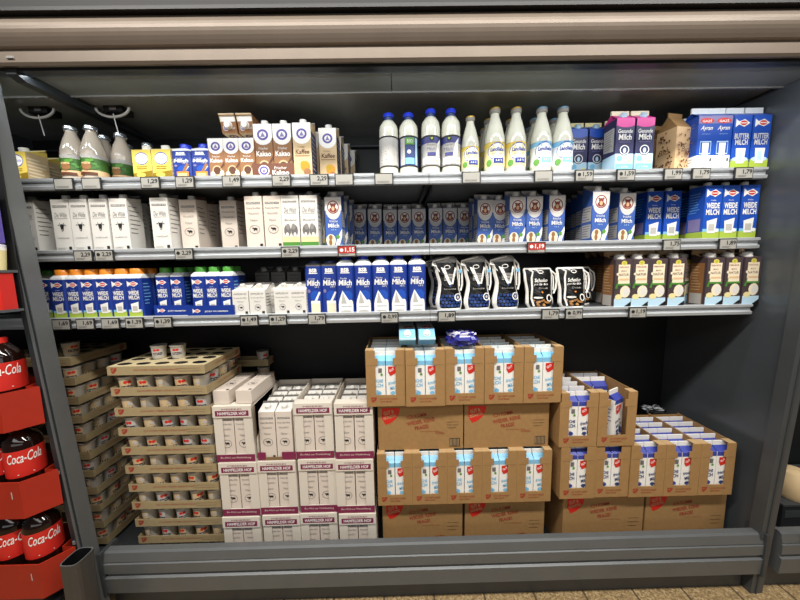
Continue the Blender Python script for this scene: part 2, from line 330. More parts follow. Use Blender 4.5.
def gable(name, w, d, h, rh, fh, side, roofm, finm, fprint, sprint=None, capm=None, roofprint=None, cat='milk carton', capr=.011):
    b = B(); x, y = w/2, d/2; z = h+rh
    b.add([(-x, -y, 0), (x, -y, 0), (x, y, 0), (-x, y, 0), (-x, -y, h), (x, -y, h), (x, y, h), (-x, y, h), (-x, 0, z), (x, 0, z), (-x*.55, 0, h+rh*.5), (x*.55, 0, h+rh*.5)],
          [(0, 1, 5, 4), (1, 2, 6, 5), (2, 3, 7, 6), (3, 0, 4, 7), (3, 2, 1, 0), (4, 5, 9, 8), (6, 7, 8, 9), (5, 6, 11), (7, 4, 10), (5, 11, 9), (11, 6, 9), (4, 8, 10), (8, 7, 10)],
          [side]*5+[roofm]*8)
    fprint(front(b, -y), w, h)
    if sprint: sprint(right(b, x), d, h); sprint(left(b, -x), d, h)
    fin = B(); fin.box(-x, x, -.0025, .0025, z-.002, z+fh, finm)
    parts = [('carton_body', b), ('top_seal', fin)]
    if capm:
        c = B(); T = Matrix.Translation((0, -y*.5, h+rh*.5)) @ Matrix.Rotation(math.atan2(rh, y), 4, 'X')
        c.lathe([(capr*1.2, -.002), (capr*1.2, .003), (capr, .004), (capr*.9, .012)], capm, 14, T); parts.append(('screw_cap', c))
    return Kind(name, cat, parts)
def topcarton(name, w, d, h, sh, side, shm, capm, capr, caph, fprint, sprint=None, cat='milk carton'):
    b = B(); x, y, c = w/2, d/2, .006
    oc = [(-x+c, -y), (x-c, -y), (x, -y+c), (x, y-c), (x-c, y), (-x+c, y), (-x, y-c), (-x, -y+c)]
    b.prism_z(oc, 0, h, side)
    fprint(front(b, -y), w-2*c*.6, h)
    if sprint: sprint(right(b, x), d-2*c, h); sprint(left(b, -x), d-2*c, h)
    s = B(); k = capr*1.05; q = k*.42
    o2 = [(-q, -k), (q, -k), (k, -q), (k, q), (q, k), (-q, k), (-k, q), (-k, -q)]
    o1 = [(p[0]*.985, p[1]*.985) for p in oc]
    s.add([(p[0], p[1], h) for p in o1]+[(p[0], p[1], h+.006) for p in o1]+[(p[0], p[1], h+sh) for p in o2],
          [(i, (i+1) % 8, 8+(i+1) % 8, 8+i) for i in range(8)]+[(8+i, 8+(i+1) % 8, 16+(i+1) % 8, 16+i) for i in range(8)]+[tuple(range(16, 24))], shm)
    cp = B(); cp.lathe([(capr, h+sh), (capr, h+sh+caph*.85), (capr*.9, h+sh+caph)], capm, 16)
    return Kind(name, cat, [('carton_body', b), ('shoulder', s), ('screw_cap', cp)])
# ---------------------------------------------------------------- carton kinds
def side_text(mt, n=7, bar=None):
    def fn(f, d, h):
        f.lines(-d*.4, d*.4, h*.3, h*.9, n, mt, .003, 3)
        if bar: f.rect(-d*.4, h*.06, d*.1, h*.2, bar)
    return fn
def p_cowhead(f, w, h):
    f.rect(-w*.4, h*.845, w*.4, h*.885, 'ink_grey'); f.text('HAMFELDER HOF', 0, h*.865, w*.72, h*.025, 'white'); f.text('Die Wilde', 0, h*.70, w*.7, h*.09, 'ink_grey', .3)
    f.rect(-w*.38, h*.63, w*.38, h*.636, 'ink_grey'); cowhead(f, 0, h*.47, w*.2, 'ink'); f.text('traditionell', 0, h*.26, w*.66, h*.028, 'ink_grey'); f.rect(w*.26, h*.03, w*.42, h*.09, 'ink'); f.lines(-w*.4, w*.1, h*.02, h*.08, 2, 'light_grey', .0022)
def p_oval(f, w, h):
    f.rect(-w*.4, h*.845, w*.4, h*.885, 'ink_grey'); f.text('HAMFELDER HOF', 0, h*.865, w*.72, h*.025, 'white'); f.text('Frische Bio-Milch', 0, h*.77, w*.78, h*.035, 'ink_grey')
    f.text('Heumilch', 0, h*.67, w*.6, h*.045, 'gray_mid'); f.text('Natur', 0, h*.54, w*.42, h*.05, 'gray_mid'); f.ring(0, h*.36, w*.3, h*.085, .0015, 'ink_grey'); cow(f, .003, h*.37, w*.12, 'ink'); f.rect(w*.26, h*.03, w*.42, h*.08, 'ink')
def p_cows(f, w, h):
    f.rect(-w*.4, h*.865, w*.4, h*.9, 'ink_grey'); f.text('HAMFELDER HOF', 0, h*.882, w*.72, h*.022, 'white'); f.text('Die Wald', 0, h*.72, w*.72, h*.1, 'ink_grey', .3); f.rect(-w*.35, h*.65, w*.35, h*.656, 'ink_grey'); f.text('Bioland', 0, h*.53, w*.7, h*.04, 'ink_grey', .2)
    f.rect(-w/2, 0, w/2, h*.1, 'leaf'); f.rect(-w/2, h*.1, w/2, h*.2, 'pale_yellow')
    for q in (-1, 1): f.ell(q*w*.2, h*.33, w*.2, h*.11, 'ink_grey', 12); f.ell(q*w*.16, h*.40, w*.12, h*.06, 'gray_mid', 10); f.ell(q*w*.22, h*.25, w*.08, h*.04, 'white', 10)
def p_small(f, w, h):
    f.text('HAMFELDER HOF', 0, h*.86, w*.8, h*.07, 'ink'); f.text('Frische Bio-Milch', 0, h*.7, w*.8, h*.055, 'ink_grey'); f.text('Natur', 0, h*.55, w*.4, h*.06, 'gray_mid'); f.ring(0, h*.3, w*.19, h*.13, .0012, 'ink_grey'); cow(f, .002, h*.31, w*.08, 'ink'); f.rect(w*.26, h*.05, w*.42, h*.15, 'ink')
def p_baer(f, w, h, blue='baer_blue'):
    f.rect(-w/2, h*.73, w/2, h*.995, 'baer_grey'); f.ell(0, h*.75, w*.46, h*.2, 'baer_grey'); f.ell(0, h*.8, w*.4, h*.15, 'white'); f.ring(0, h*.8, w*.36, h*.135, .0042, 'bear_red'); f.ell(0, h*.825, w*.15, h*.045, 'bear_red', 12); f.ell(-w*.13, h*.862, w*.06, h*.02, 'bear_red', 8); f.ell(w*.13, h*.862, w*.06, h*.02, 'bear_red', 8); f.ell(0, h*.75, w*.23, h*.052, 'bear_red', 12); f.ell(0, h*.77, w*.09, h*.045, 'peach', 10)
    f.text('frische', 0, h*.52, w*.5, h*.05, 'white'); f.text('Milch', 0, h*.43, w*.66, h*.085, 'white', 0, .02); f.text('3,8 %', 0, h*.345, w*.3, h*.03, 'sky')
    f.ell(-w*.2, h*.13, w*.3, h*.13, 'cream', 12); f.poly([(w*.05, 0), (w*.3, 0), (w*.5, h*.22), (w*.5, h*.36), (w*.2, h*.18)], 'white'); f.ell(-w*.2, h*.19, w*.12, h*.055, 'brown', 10); f.ell(-w*.22, h*.09, w*.1, h*.07, 'brown', 10); f.ell(w*.24, h*.2, w*.12, h*.045, 'green', 10)
def s_baer(f, d, h):
    f.rect(-d*.42, h*.08, d*.42, h*.36, 'light_grey'); f.rect(-d*.42, h*.42, d*.42, h*.72, 'light_grey'); f.lines(-d*.36, d*.36, h*.1, h*.35, 5, 'navy', .002); f.lines(-d*.36, d*.36, h*.44, h*.71, 5, 'navy', .002, 2)
def p_weide(f, w, h):
    f.rect(-w/2, 0, w/2, h*.15, 'lime'); f.rect(-w/2, h*.15, w/2, h*.2, 'light_blue'); fish(f, 0, h*.86, w*.42); f.text('frische', 0, h*.73, w*.3, h*.025, 'white'); f.text('WEIDE', 0, h*.63, w*.78, h*.105, 'white', 0, .03); f.text('MILCH', 0, h*.51, w*.78, h*.105, 'white', 0, .03)
    glass(f, 0, h*.12, w*.6, h*.28); f.ell(w*.33, h*.17, w*.11, h*.035, 'white', 10)
def s_weide(f, d, h): f.rect(-d/2, 0, d/2, h*.15, 'lime'); f.lines(-d*.4, d*.3, h*.5, h*.9, 8, 'light_blue', .002); f.rect(-d*.38, h*.16, d*.35, h*.4, 'lav')
def p_butter(f, w, h):
    f.rect(-w/2, 0, w/2, h*.2, 'lime'); f.ell(0, h*.2, w*.45, h*.05, 'sky', 12); fish(f, 0, h*.86, w*.4); f.text('BUTTER', 0, h*.62, w*.82, h*.1, 'white', 0, .02); f.text('MILCH', 0, h*.51, w*.7, h*.1, 'white', 0, .02); f.poly([(-w*.22, h*.12), (w*.22, h*.12), (w*.28, h*.4), (-w*.28, h*.4)], 'white'); f.rect(-w*.12, h*.18, w*.12, h*.34, 'sky')
def p_gazi(f, w, h):
    f.rect(-w/2, 0, w/2, h*.28, 'cold_white'); f.rect(-w/2, h*.86, w/2, h, 'lav'); f.ell(0, h*.91, w*.42, h*.05, 'red'); f.text('GAZİ', 0, h*.91, w*.56, h*.055, 'white', 0, .02); f.text('Ayran', 0, h*.77, w*.72, h*.1, 'white', .35, .02); f.text('Joghurtgetränk', 0, h*.67, w*.5, h*.02, 'sky')
    f.rect(-w*.33, h*.3, w*.33, h*.54, 'sky'); f.rect(-w*.3, h*.32, w*.3, h*.52, 'blue'); f.poly([(-w*.17, h*.28), (w*.17, h*.28), (w*.2, h*.51), (-w*.2, h*.51)], 'white'); f.ring(w*.1, h*.22, w*.16, h*.05, .0014, 'gray_mid'); f.rect(w*.32, h*.17, w*.4, h*.23, 'ink'); f.text('HALAL', 0, h*.06, w*.34, h*.02, 'ink_grey')
def s_gazi(f, d, h): f.rect(-d/2, 0, d/2, h*.28, 'cold_white'); f.lines(-d*.4, d*.35, h*.35, h*.9, 10, 'lav', .0022); f.lines(-d*.4, d*.35, h*.05, h*.25, 4, 'ink_grey', .002)
def p_gesund(top):
    def fn(f, w, h):
        f.rect(-w/2, h*.86, w/2, h, top); f.ell(0, h*.87, w*.45, h*.04, top); f.rect(-w/2, 0, w/2, h*.34, 'sky'); f.text('Gesunde', 0, h*.76, w*.8, h*.075, 'white', .1, .01); f.text('Milch', 0, h*.65, w*.72, h*.11, 'white', .1, .025); f.text('laktosefrei', 0, h*.56, w*.6, h*.022, 'lav')
        f.ell(0, h*.41, w*.3, h*.105, 'dark_navy'); f.ring(0, h*.41, w*.26, h*.09, .003, 'white'); f.ell(0, h*.4, w*.09, h*.05, 'sky', 10); f.ell(-w*.26, h*.25, w*.16, h*.05, 'light_blue', 10); f.ell(w*.3, h*.2, w*.13, h*.03, 'pale_yellow', 10); f.rect(-w*.46, h*.04, w*.46, h*.15, 'light_blue'); f.text('1,5 % Fett', -w*.05, h*.09, w*.6, h*.04, 'white')
    return fn
def s_gesund(f, d, h): f.rect(-d/2, 0, d/2, h*.34, 'sky'); f.poly([(-d*.45, h*.45), (d*.35, h*.4), (d*.35, h*.85), (-d*.45, h*.85)], 'light_grey'); f.lines(-d*.38, d*.3, h*.46, h*.83, 8, 'ink_grey', .0022)
def p_kakao(big):
    def fn(f, w, h):
        f.rect(-w/2, h*.74, w/2, h, 'white'); f.ell(0, h*.76, w*.49, h*.15, 'white'); baer(f, 0, h*.8, w*.38); f.text('Frischer', 0, h*.55, w*.5, h*.05, 'white'); f.text('Kakao', 0, h*.45, w*.8, h*.1, 'white', 0, .025)
        f.ell(0, h*.2, w*.32, h*.13, 'tan', 12); f.ell(0, h*.2, w*.24, h*.1, 'dark_brown', 12); f.poly([(w*.1, h*.2), (w*.5, h*.34), (w*.5, h*.42)], 'dark_brown')
        f.ell(-w*.3, h*.1, w*.16, h*.08, 'cream', 10); f.ell(w*.32, h*.12, w*.15, h*.09, 'cream', 10); f.ell(w*.1, h*.04, w*.14, h*.04, 'white', 10)
    return fn
def p_kaffee(f, w, h):
    f.rect(-w/2, h*.74, w/2, h, 'white'); f.ell(0, h*.76, w*.49, h*.15, 'white'); baer(f, 0, h*.8, w*.36); f.text('Frischer', -w*.05, h*.56, w*.4, h*.035, 'brown'); f.text('Kaffee', 0, h*.47, w*.76, h*.085, 'dark_brown', .15, .01); f.rect(-w*.4, h*.39, w*.4, h*.4, 'brown'); f.ell(w*.12, h*.2, w*.26, h*.1, 'orange', 12); f.ell(w*.05, h*.24, w*.2, h*.06, 'gold', 10); f.ell(w*.22, h*.1, w*.2, h*.06, 'brown', 10)
def s_kaffee(f, d, h):
    f.rect(-d/2, 0, d/2, h*.86, 'dark_navy'); f.lines(-d*.35, d*.4, h*.05, h*.8, 9, 'light_grey', .004, 5)
def p_land(f, w, h):
    f.ell(0, h*.7, w*.36, h*.21, 'blue'); f.ell(0, h*.7, w*.33, h*.18, 'white'); f.text('Landliebe', 0, h*.7, w*.54, h*.11, 'blue', .2); f.poly([(-w/2, 0), (w/2, 0), (w/2, h*.3), (-w/2, h*.2)], 'gold'); f.ell(-w*.1, h*.15, w*.25, h*.08, 'yellow', 10); f.lines(-w*.3, w*.3, h*.33, h*.46, 2, 'gold', .002)
def s_land(f, d, h): f.rect(-d/2, 0, d/2, h, 'tan'); f.lines(-d*.45, d*.45, h*.15, h*.85, 6, 'cream', .005, 1)
def p_bsb(img):
    def fn(f, w, h):
        f.rect(-w*.3, h*.84, w*.3, h*.86, 'white'); f.text('BSB', 0, h*.91, w*.52, h*.085, 'white', 0, .05); f.text('Frische', -w*.1, h*.735, w*.42, h*.035, 'white'); f.text('Milch', 0, h*.645, w*.86, h*.12, 'white', .1, .03); f.text('3,8 %', w*.22, h*.555, w*.3, h*.04, 'white')
        f.ell(w*.1, h*.36, w*.36, h*.12, 'blue', 12)
        if img:
            f.rect(-w*.47, 0, w*.47, h*.2, 'cold_white'); f.poly([(-w*.47, h*.18), (w*.47, h*.18), (w*.15, h*.3), (-w*.2, h*.48), (-w*.42, h*.28)], 'cold_white'); f.poly([(-w*.3, h*.2), (w*.05, h*.2), (-w*.18, h*.44)], 'light_grey'); f.ell(w*.32, h*.22, w*.14, h*.06, 'white', 10); f.rect(-w*.3, h*.13, w*.35, h*.14, 'gray_mid'); f.ell(0, h*.03, w*.35, h*.025, 'light_grey')
        else:
            f.rect(-w*.22, 0, w*.4, h*.25, 'cream'); f.rect(-w*.22, h*.2, w*.4, h*.26, 'white'); f.poly([(w*.02, h*.26), (w*.2, h*.26), (w*.46, h*.44), (w*.36, h*.46)], 'white'); f.ell(-w*.32, h*.47, w*.1, h*.04, 'lav', 10)
    return fn
def p_choc(f, w, h):
    p_bsb(False)(f, w, h); f.rect(-w*.3, 0, w*.4, h*.26, 'orange'); f.rect(-w*.25, h*.05, w*.3, h*.2, 'peach'); f.poly([(w*.02, h*.26), (w*.2, h*.26), (w*.46, h*.5), (w*.3, h*.55)], 'brown')
def p_oat(f, w, h):
    f.rect(-w*.32, h*.56, w*.36, h*.9, 'cream'); f.ell(0, h*.93, w*.17, h*.05, 'yellow', 10); heart(f, 0, h*.93, w*.1, 'lime'); f.ell(-w*.36, h*.7, w*.07, h*.03, 'cream', 8); f.text('Haferdrink', 0, h*.85, w*.56, h*.04, 'dark_red'); f.text('BIO', 0, h*.765, w*.3, h*.03, 'dark_red'); f.text('NATUR', 0, h*.69, w*.58, h*.05, 'dark_brown'); f.rect(-w*.32, h*.5, w*.36, h*.565, 'cream'); f.rect(-w*.25, h*.57, w*.3, h*.61, 'peach')
    f.rect(-w*.32, h*.46, w*.42, h*.5, 'leaf'); f.rect(-w/2, 0, w/2, h*.19, 'sky'); f.ell(w*.12, h*.33, w*.3, h*.13, 'cream', 12); f.ell(w*.2, h*.33, w*.2, h*.09, 'paper', 12); f.ell(-w*.25, h*.22, w*.22, h*.06, 'pale_yellow', 10); f.poly([(w*.05, 0), (w*.5, 0), (w*.5, h*.12)], 'black'); f.poly([(-w*.5, h*.4), (-w*.35, h*.4), (-w*.3, h*.6)], 'leaf')
def s_oat(f, d, h): f.rect(-d*.45, h*.02, d*.35, h*.9, 'brown'); f.rect(-d*.4, h*.02, d*.3, h*.25, 'light_grey'); f.lines(-d*.35, d*.25, h*.3, h*.85, 9, 'tan', .0025, 4)
def p_gut(blue, logo=True):
    dk = 'navy' if blue != 'light_blue' else 'light_blue'
    def fn(f, w, h):
        f.rect(-w/2, h*.9, w/2, h, blue); r = random.Random(2 if logo else 3)
        f.rect(-w/2, 0, w/2, h*(.07 if logo else .16), blue)
        for i in range(7): f.ell(r.uniform(-w*.42, w*.42), r.uniform(.02, h*.3), w*r.uniform(.08, .2), h*r.uniform(.02, .055), [dk, blue, 'white'][i % 3], 9)
        if logo:
            gutlogo(f, -w*.06, h*.77, w*.30, 'red', 'white', False); f.text('frische', -w*.08, h*.52, w*.6, h*.07, dk, .2, .02, .25); f.text('MILCH', w*.05, h*.41, w*.62, h*.08, dk, 0, .02, .25); f.ell(w*.2, h*.3, w*.14, h*.08, dk, 9)
        else:
            f.rect(w*.08, h*.74, w*.3, h*.84, 'ink_grey'); f.ell(w*.28, h*.7, w*.08, h*.03, 'green', 8); f.text('FRISCHE', -w*.02, h*.56, w*.74, h*.07, dk, 0, .02); f.text('MILCH', -w*.02, h*.46, w*.74, h*.08, dk, 0, .02); f.ring(-w*.05, h*.3, w*.2, h*.05, .0018, dk, 12); f.lines(-w*.2, w*.1, h*.27, h*.33, 2, dk, .0016)
    return fn
K = {}
K['cowhead'] = slant('milk_carton', .064, .066, .188, .198, 'paper', 'paper', 'ink_grey', 'paper', p_cowhead, side_text('ink_grey'))
K['oval'] = slant('milk_carton', .064, .066, .188, .198, 'pinkish', 'pinkish', 'dark_brown', 'paper', p_oval, side_text('ink_grey'))
K['cows'] = slant('milk_carton', .064, .066, .188, .198, 'paper', 'ink_grey', 'ink_grey', 'gray_mid', p_cows, side_text('ink_grey'))
K['small'] = slant('small_milk_carton', .060, .062, .092, .112, 'paper', 'paper', 'ink_grey', 'paper', p_small, side_text('ink_grey', 5), .010, .006)
K['greycarton'] = slant('small_milk_carton', .060, .062, .092, .112, 'gray_mid', 'gray_mid', 'ink_grey', 'light_grey', p_small, None, .012, .006)
K['baer'] = slant('milk_carton', .0625, .064, .184, .207, 'baer_blue', 'baer_grey', 'baer_grey', 'white', p_baer, s_baer)
K['weide'] = slant('milk_carton', .0645, .064, .199, .202, 'blue', 'light_grey', 'light_grey', 'white', p_weide, s_weide, .012)
K['oat'] = slant('oat_drink_carton', .065, .066, .180, .197, 'dark_carton', 'dark_carton', 'peach', 'white', p_oat, s_oat, .017, .022)
K['yellow'] = slant('pudding_carton', .068, .07, .103, .122, 'yellow', 'pale_yellow', 'pale_yellow', 'white', p_land, s_land, .014, .008, cat='dessert carton')
K['kakao_small'] = slant('cocoa_carton', .055, .06, .140, .152, 'brown', 'tan', 'tan', None, p_kakao(False), side_text('tan'), .01, .008, cat='cocoa carton')
K['kakao'] = slant('cocoa_carton', .067, .066, .188, .203, 'brown', 'white', 'light_grey', 'white', p_kakao(True), side_text('tan'), .013, .01, cat='cocoa carton')
K['kaffee'] = slant('coffee_drink_carton', .066, .066, .188, .203, 'tan', 'white', 'light_grey', 'white', p_kaffee, s_kaffee, .013, .01, cat='coffee carton')
K['gesund_blue'] = gable('milk_carton', .066, .066, .190, .022, .014, 'dark_navy', 'blue', 'pale_yellow', p_gesund('blue'), s_gesund, 'sky')
K['gesund_pink'] = gable('milk_carton', .067, .066, .188, .024, .014, 'dark_navy', 'pink', 'cream', p_gesund('pink'), s_gesund, 'sky')
K['gazi'] = gable('yogurt_drink_carton', .063, .064, .192, .022, .018, 'blue', 'blue', 'cold_white', p_gazi, s_gazi, cat='yogurt drink carton')
K['butter'] = gable('buttermilk_carton', .067, .066, .192, .022, .018, 'blue', 'blue', 'cold_white', p_butter, s_weide, cat='buttermilk carton')
K['orange_top'] = topcarton('milk_carton', .0565, .058, .146, .016, 'deep_blue', 'cold_white', 'orange', .0235, .021, p_weide, side_text('light_blue'))
K['green_top'] = topcarton('milk_carton', .053, .058, .146, .016, 'deep_blue', 'cold_white', 'cap_green', .020, .020, p_weide, side_text('light_blue'))
K['bsb'] = topcarton('milk_carton', .065, .066, .178, .022, 'deep_blue', 'cold_white', 'cap_blue', .0185, .02, p_bsb(True))
K['bsb_old'] = topcarton('milk_carton', .063, .064, .178, .012, 'deep_blue', 'ink_grey', 'navy', .022, .008, p_bsb(False))
K['choc'] = topcarton('cocoa_carton', .068, .066, .098, .014, 'deep_blue', 'cold_white', 'cap_blue', .019, .016, p_choc, cat='cocoa carton')
K['gut_light'] = gable('milk_carton', .062, .046, .175, .018, .014, 'white', 'light_blue', 'white', p_gut('light_blue'), side_text('light_blue'))
K['gut_dark'] = gable('milk_carton', .062, .046, .180, .018, .016, 'white', 'gut_blue', 'white', p_gut('gut_blue'), side_text('gut_blue'))
K['ham'] = slant('milk_carton', .062, .052, .196, .212, 'pinkish', 'paper', 'ink_grey', 'paper', p_oval, None, .012, .006)
K['gut_light_plain'] = gable('milk_carton', .062, .046, .175, .018, .014, 'white', 'light_blue', 'white', p_gut('light_blue', False), side_text('light_blue'))
K['gut_dark_plain'] = gable('milk_carton', .062, .046, .180, .018, .016, 'white', 'gut_blue', 'white', p_gut('gut_blue', False), side_text('gut_blue'))
def lying_print(f, w, d):
    f.rect(-w/2, d*.1, w/2, d*.45, 'white'); f.rect(-w*.4, d*.2, -w*.15, d*.35, 'red')
K['gut_lying'] = gable('milk_carton', .062, .062, .175, .03, .01, 'white', 'light_blue', 'sky', p_gut('light_blue'), side_text('light_blue'), 'white', capr=.012)
def kraftpack():
    b = B(); x, y, h = .032, .036, .165
    b.box(-x, x, -y, y, 0, h, 'peach')
    b.add([(-x, -y, h), (x, -y, h), (x, y, h), (-x, y, h), (-x, 0, h+.05), (x, 0, h+.05)], [(0, 1, 5, 4), (2, 3, 4, 5), (1, 2, 5), (3, 0, 4)], ['kraft']*4)
    for fn, ww in ((front(b, -y), x), (left(b, -x), y)):
        r = random.Random(int(ww*1e4))
        for i in range(40):
            a, c = r.uniform(-ww*.8, ww*.8), r.uniform(.015, h-.01); fn.ell(a, c, r.uniform(.0015, .004), r.uniform(.0015, .005), 'dark_brown' if i % 3 else 'ink', 8); fn.rect(a-.003, c-.006, a-.002, c+.006, 'brown')
        fn.text('Bio', 0, h*.5, ww*1.1, .02, 'dark_brown', .3)
    s = B(); s.box(-x, x, -.002, .002, h+.045, h+.062, 'kraft')
    return Kind('kraft_paper_pack', 'paper carton', [('pack_body', b), ('top_seal', s)])
K['kraftpack'] = kraftpack()
# ---------------------------------------------------------------- bottles
def glassbottle(name, R, H, body, lid, band, oval=True, tag='blue', picture=None):
    b = B(); n = R*.42
    b.lathe([(R*.85, 0), (R, .006), (R, H*.16), (R, H*.52), (R*.95, H*.58), (R*.68, H*.76), (n*1.12, H*.86), (n, H*.9), (n, H*.92)], body, 24)
    l = B()
    l.lathe([(R+.0004, H*.1), (R+.0006, H*.19), (R+.0006, H*.40), (R+.0006, H*.47)], ['peach', 'leaf_dark', 'light_grey'] if picture else [body, body, band], 24)
    f = cyl(l, R+.0008)
    if picture:
        f.poly([(-R*1.1, H*.40), (-R*.5, H*.46), (0, H*.42), (R*.5, H*.47), (R*1.1, H*.40)], 'lav'); r = random.Random(5)
        for i in range(16): f.ell(r.uniform(-R*1.2, R*1.2), r.uniform(H*.2, H*.4), R*r.uniform(.12, .3), H*r.uniform(.015, .035), ['green', 'leaf', 'leaf_dark'][i % 3], 8)
        f.ell(R*.1, H*.25, R*.4, H*.065, 'brown', 12); f.ell(R*.1, H*.305, R*.4, H*.018, 'peach', 10); f.rect(-R*.6, H*.1, R*.9, H*.15, 'dark_brown', 4)
    else:
        f.rect(-R*1.5, H*.12, R*1.5, H*.4, 'cold_white' if band == 'blue_metal' else 'pale_yellow', 8); f.rect(-R*1.5, H*.4, R*1.5, H*.46, 'light_blue' if band == 'blue_metal' else 'yellow', 8); f.ell(0, H*.33, R*.95, H*.128, 'blue', 20); f.ell(0, H*.33, R*.84, H*.113, 'cold_white', 20)
        f.text('Landliebe', 0, H*.36, R*1.35, H*.06, 'deep_blue', .2, .03); f.text('frische Landmilch', 0, H*.3, R*1.0, H*.026, 'navy'); f.rect(-R*.35, H*.16, R*.7, H*.235, 'light_blue' if band == 'blue_metal' else 'deep_blue', 4); f.text('3,8 %', R*.17, H*.197, R*.7, H*.035, 'white'); f.ell(-R*.8, H*.17, R*.3, H*.05, 'green', 10)
    c = B(); c.lathe([(n*1.2, H*.92), (n*1.24, H*.925), (n*1.24, H*.975), (n*1.2, H*.985)], [lid if lid in ('silver',) else 'gray_mid', 'gray_mid' if lid != 'silver' else lid, lid], 18)
    c.lathe([(n*1.26, H*.975), (n*1.26, H*.99), (n*1.1, H)], lid, 18)
    return Kind(name, 'milk bottle', [('glass_bottle', b), ('paper_label', l), ('metal_lid', c)])
K['shake'] = glassbottle('milkshake_bottle', .037, .200, 'shake', 'silver', 'lav', picture=True)
K['gold_big'] = glassbottle('milk_bottle', .0375, .243, 'milk', 'gold', 'gold')
K['blue_big'] = glassbottle('milk_bottle', .0375, .243, 'milk', 'blue_metal', 'blue_metal')
K['gold_small'] = glassbottle('milk_bottle', .033, .213, 'milk', 'gold', 'gold')
def petbottle(back, H):
    b = B(); R = .0355
    b.lathe([(R*.8, 0), (R, .008), (R*.98, .03), (R, .035), (R, .150), (R*.98, .158), (R, .168), (R*.93, H*.8), (R*.62, H*.875), (.0155, H*.895), (.0155, H*.91)], 'milk', 24)
    l = B(); l.lathe([(R+.0006, .032), (R+.0006, .036), (R+.0006, .112), (R+.0006, .134), (R+.0006, .140)], ['ink', 'navy' if back == 1 else 'light_grey', 'navy' if back == 1 else 'light_grey' if back == 0 else 'violet', 'ink'], 24)
    f = cyl(l, R+.001)
    if back == 0:
        f.rect(-.034, .038, .008, .132, 'light_grey', 6); f.lines(-.03, .004, .042, .128, 9, 'ink_grey', .0025, 8); f.rect(.018, .038, .04, .132, 'light_grey', 4); f.rect(.022, .05, .034, .08, 'ink')
    elif back == 1:
        f.rect(-.036, .038, -.016, .132, 'light_grey', 4); f.rect(-.014, .108, .02, .132, 'green', 4); f.text('BIO', .003, .12, .02, .012, 'white'); f.rect(-.014, .04, .02, .062, 'light_blue', 4); f.ell(0, .083, .007, .007, 'white', 10); f.rect(.024, .038, .034, .132, 'sky', 3)
    else:
        dx = 0 if back == 2 else -.012
        f.ell(dx, .128, .008, .009, 'ink', 10); heart(f, dx, .128, .005, 'lime'); f.rect(dx-.022, .085, dx+.014, .112, 'light_grey', 4); f.text('Frische', dx-.003, .106, .026, .008, 'ink_grey'); f.text('Milch', dx-.003, .092, .03, .012, 'navy'); f.rect(dx-.016, .068, dx+.014, .08, 'violet', 4)
        f.poly([(dx+.014, .06), (dx+.03, .065), (dx+.036, .13), (dx+.02, .11)], 'white'); f.rect(-.036, .04, .036, .062, 'cold_white', 6); f.ell(.02, .05, .008, .006, 'peach', 8)
    c = B(); c.lathe([(.0165, H*.895), (.0165, H*.93), (.0195, H*.935), (.0195, H*.985), (.017, H)], ['navy', 'navy', 'cap_blue', 'cap_blue'], 18)
    return Kind('milk_bottle', 'milk bottle', [('plastic_bottle', b), ('wrap_label', l), ('screw_cap', c)])
K['pet0'], K['pet1'], K['pet2'], K['pet3'] = petbottle(0, .228), petbottle(1, .228), petbottle(2, .240), petbottle(3, .240)
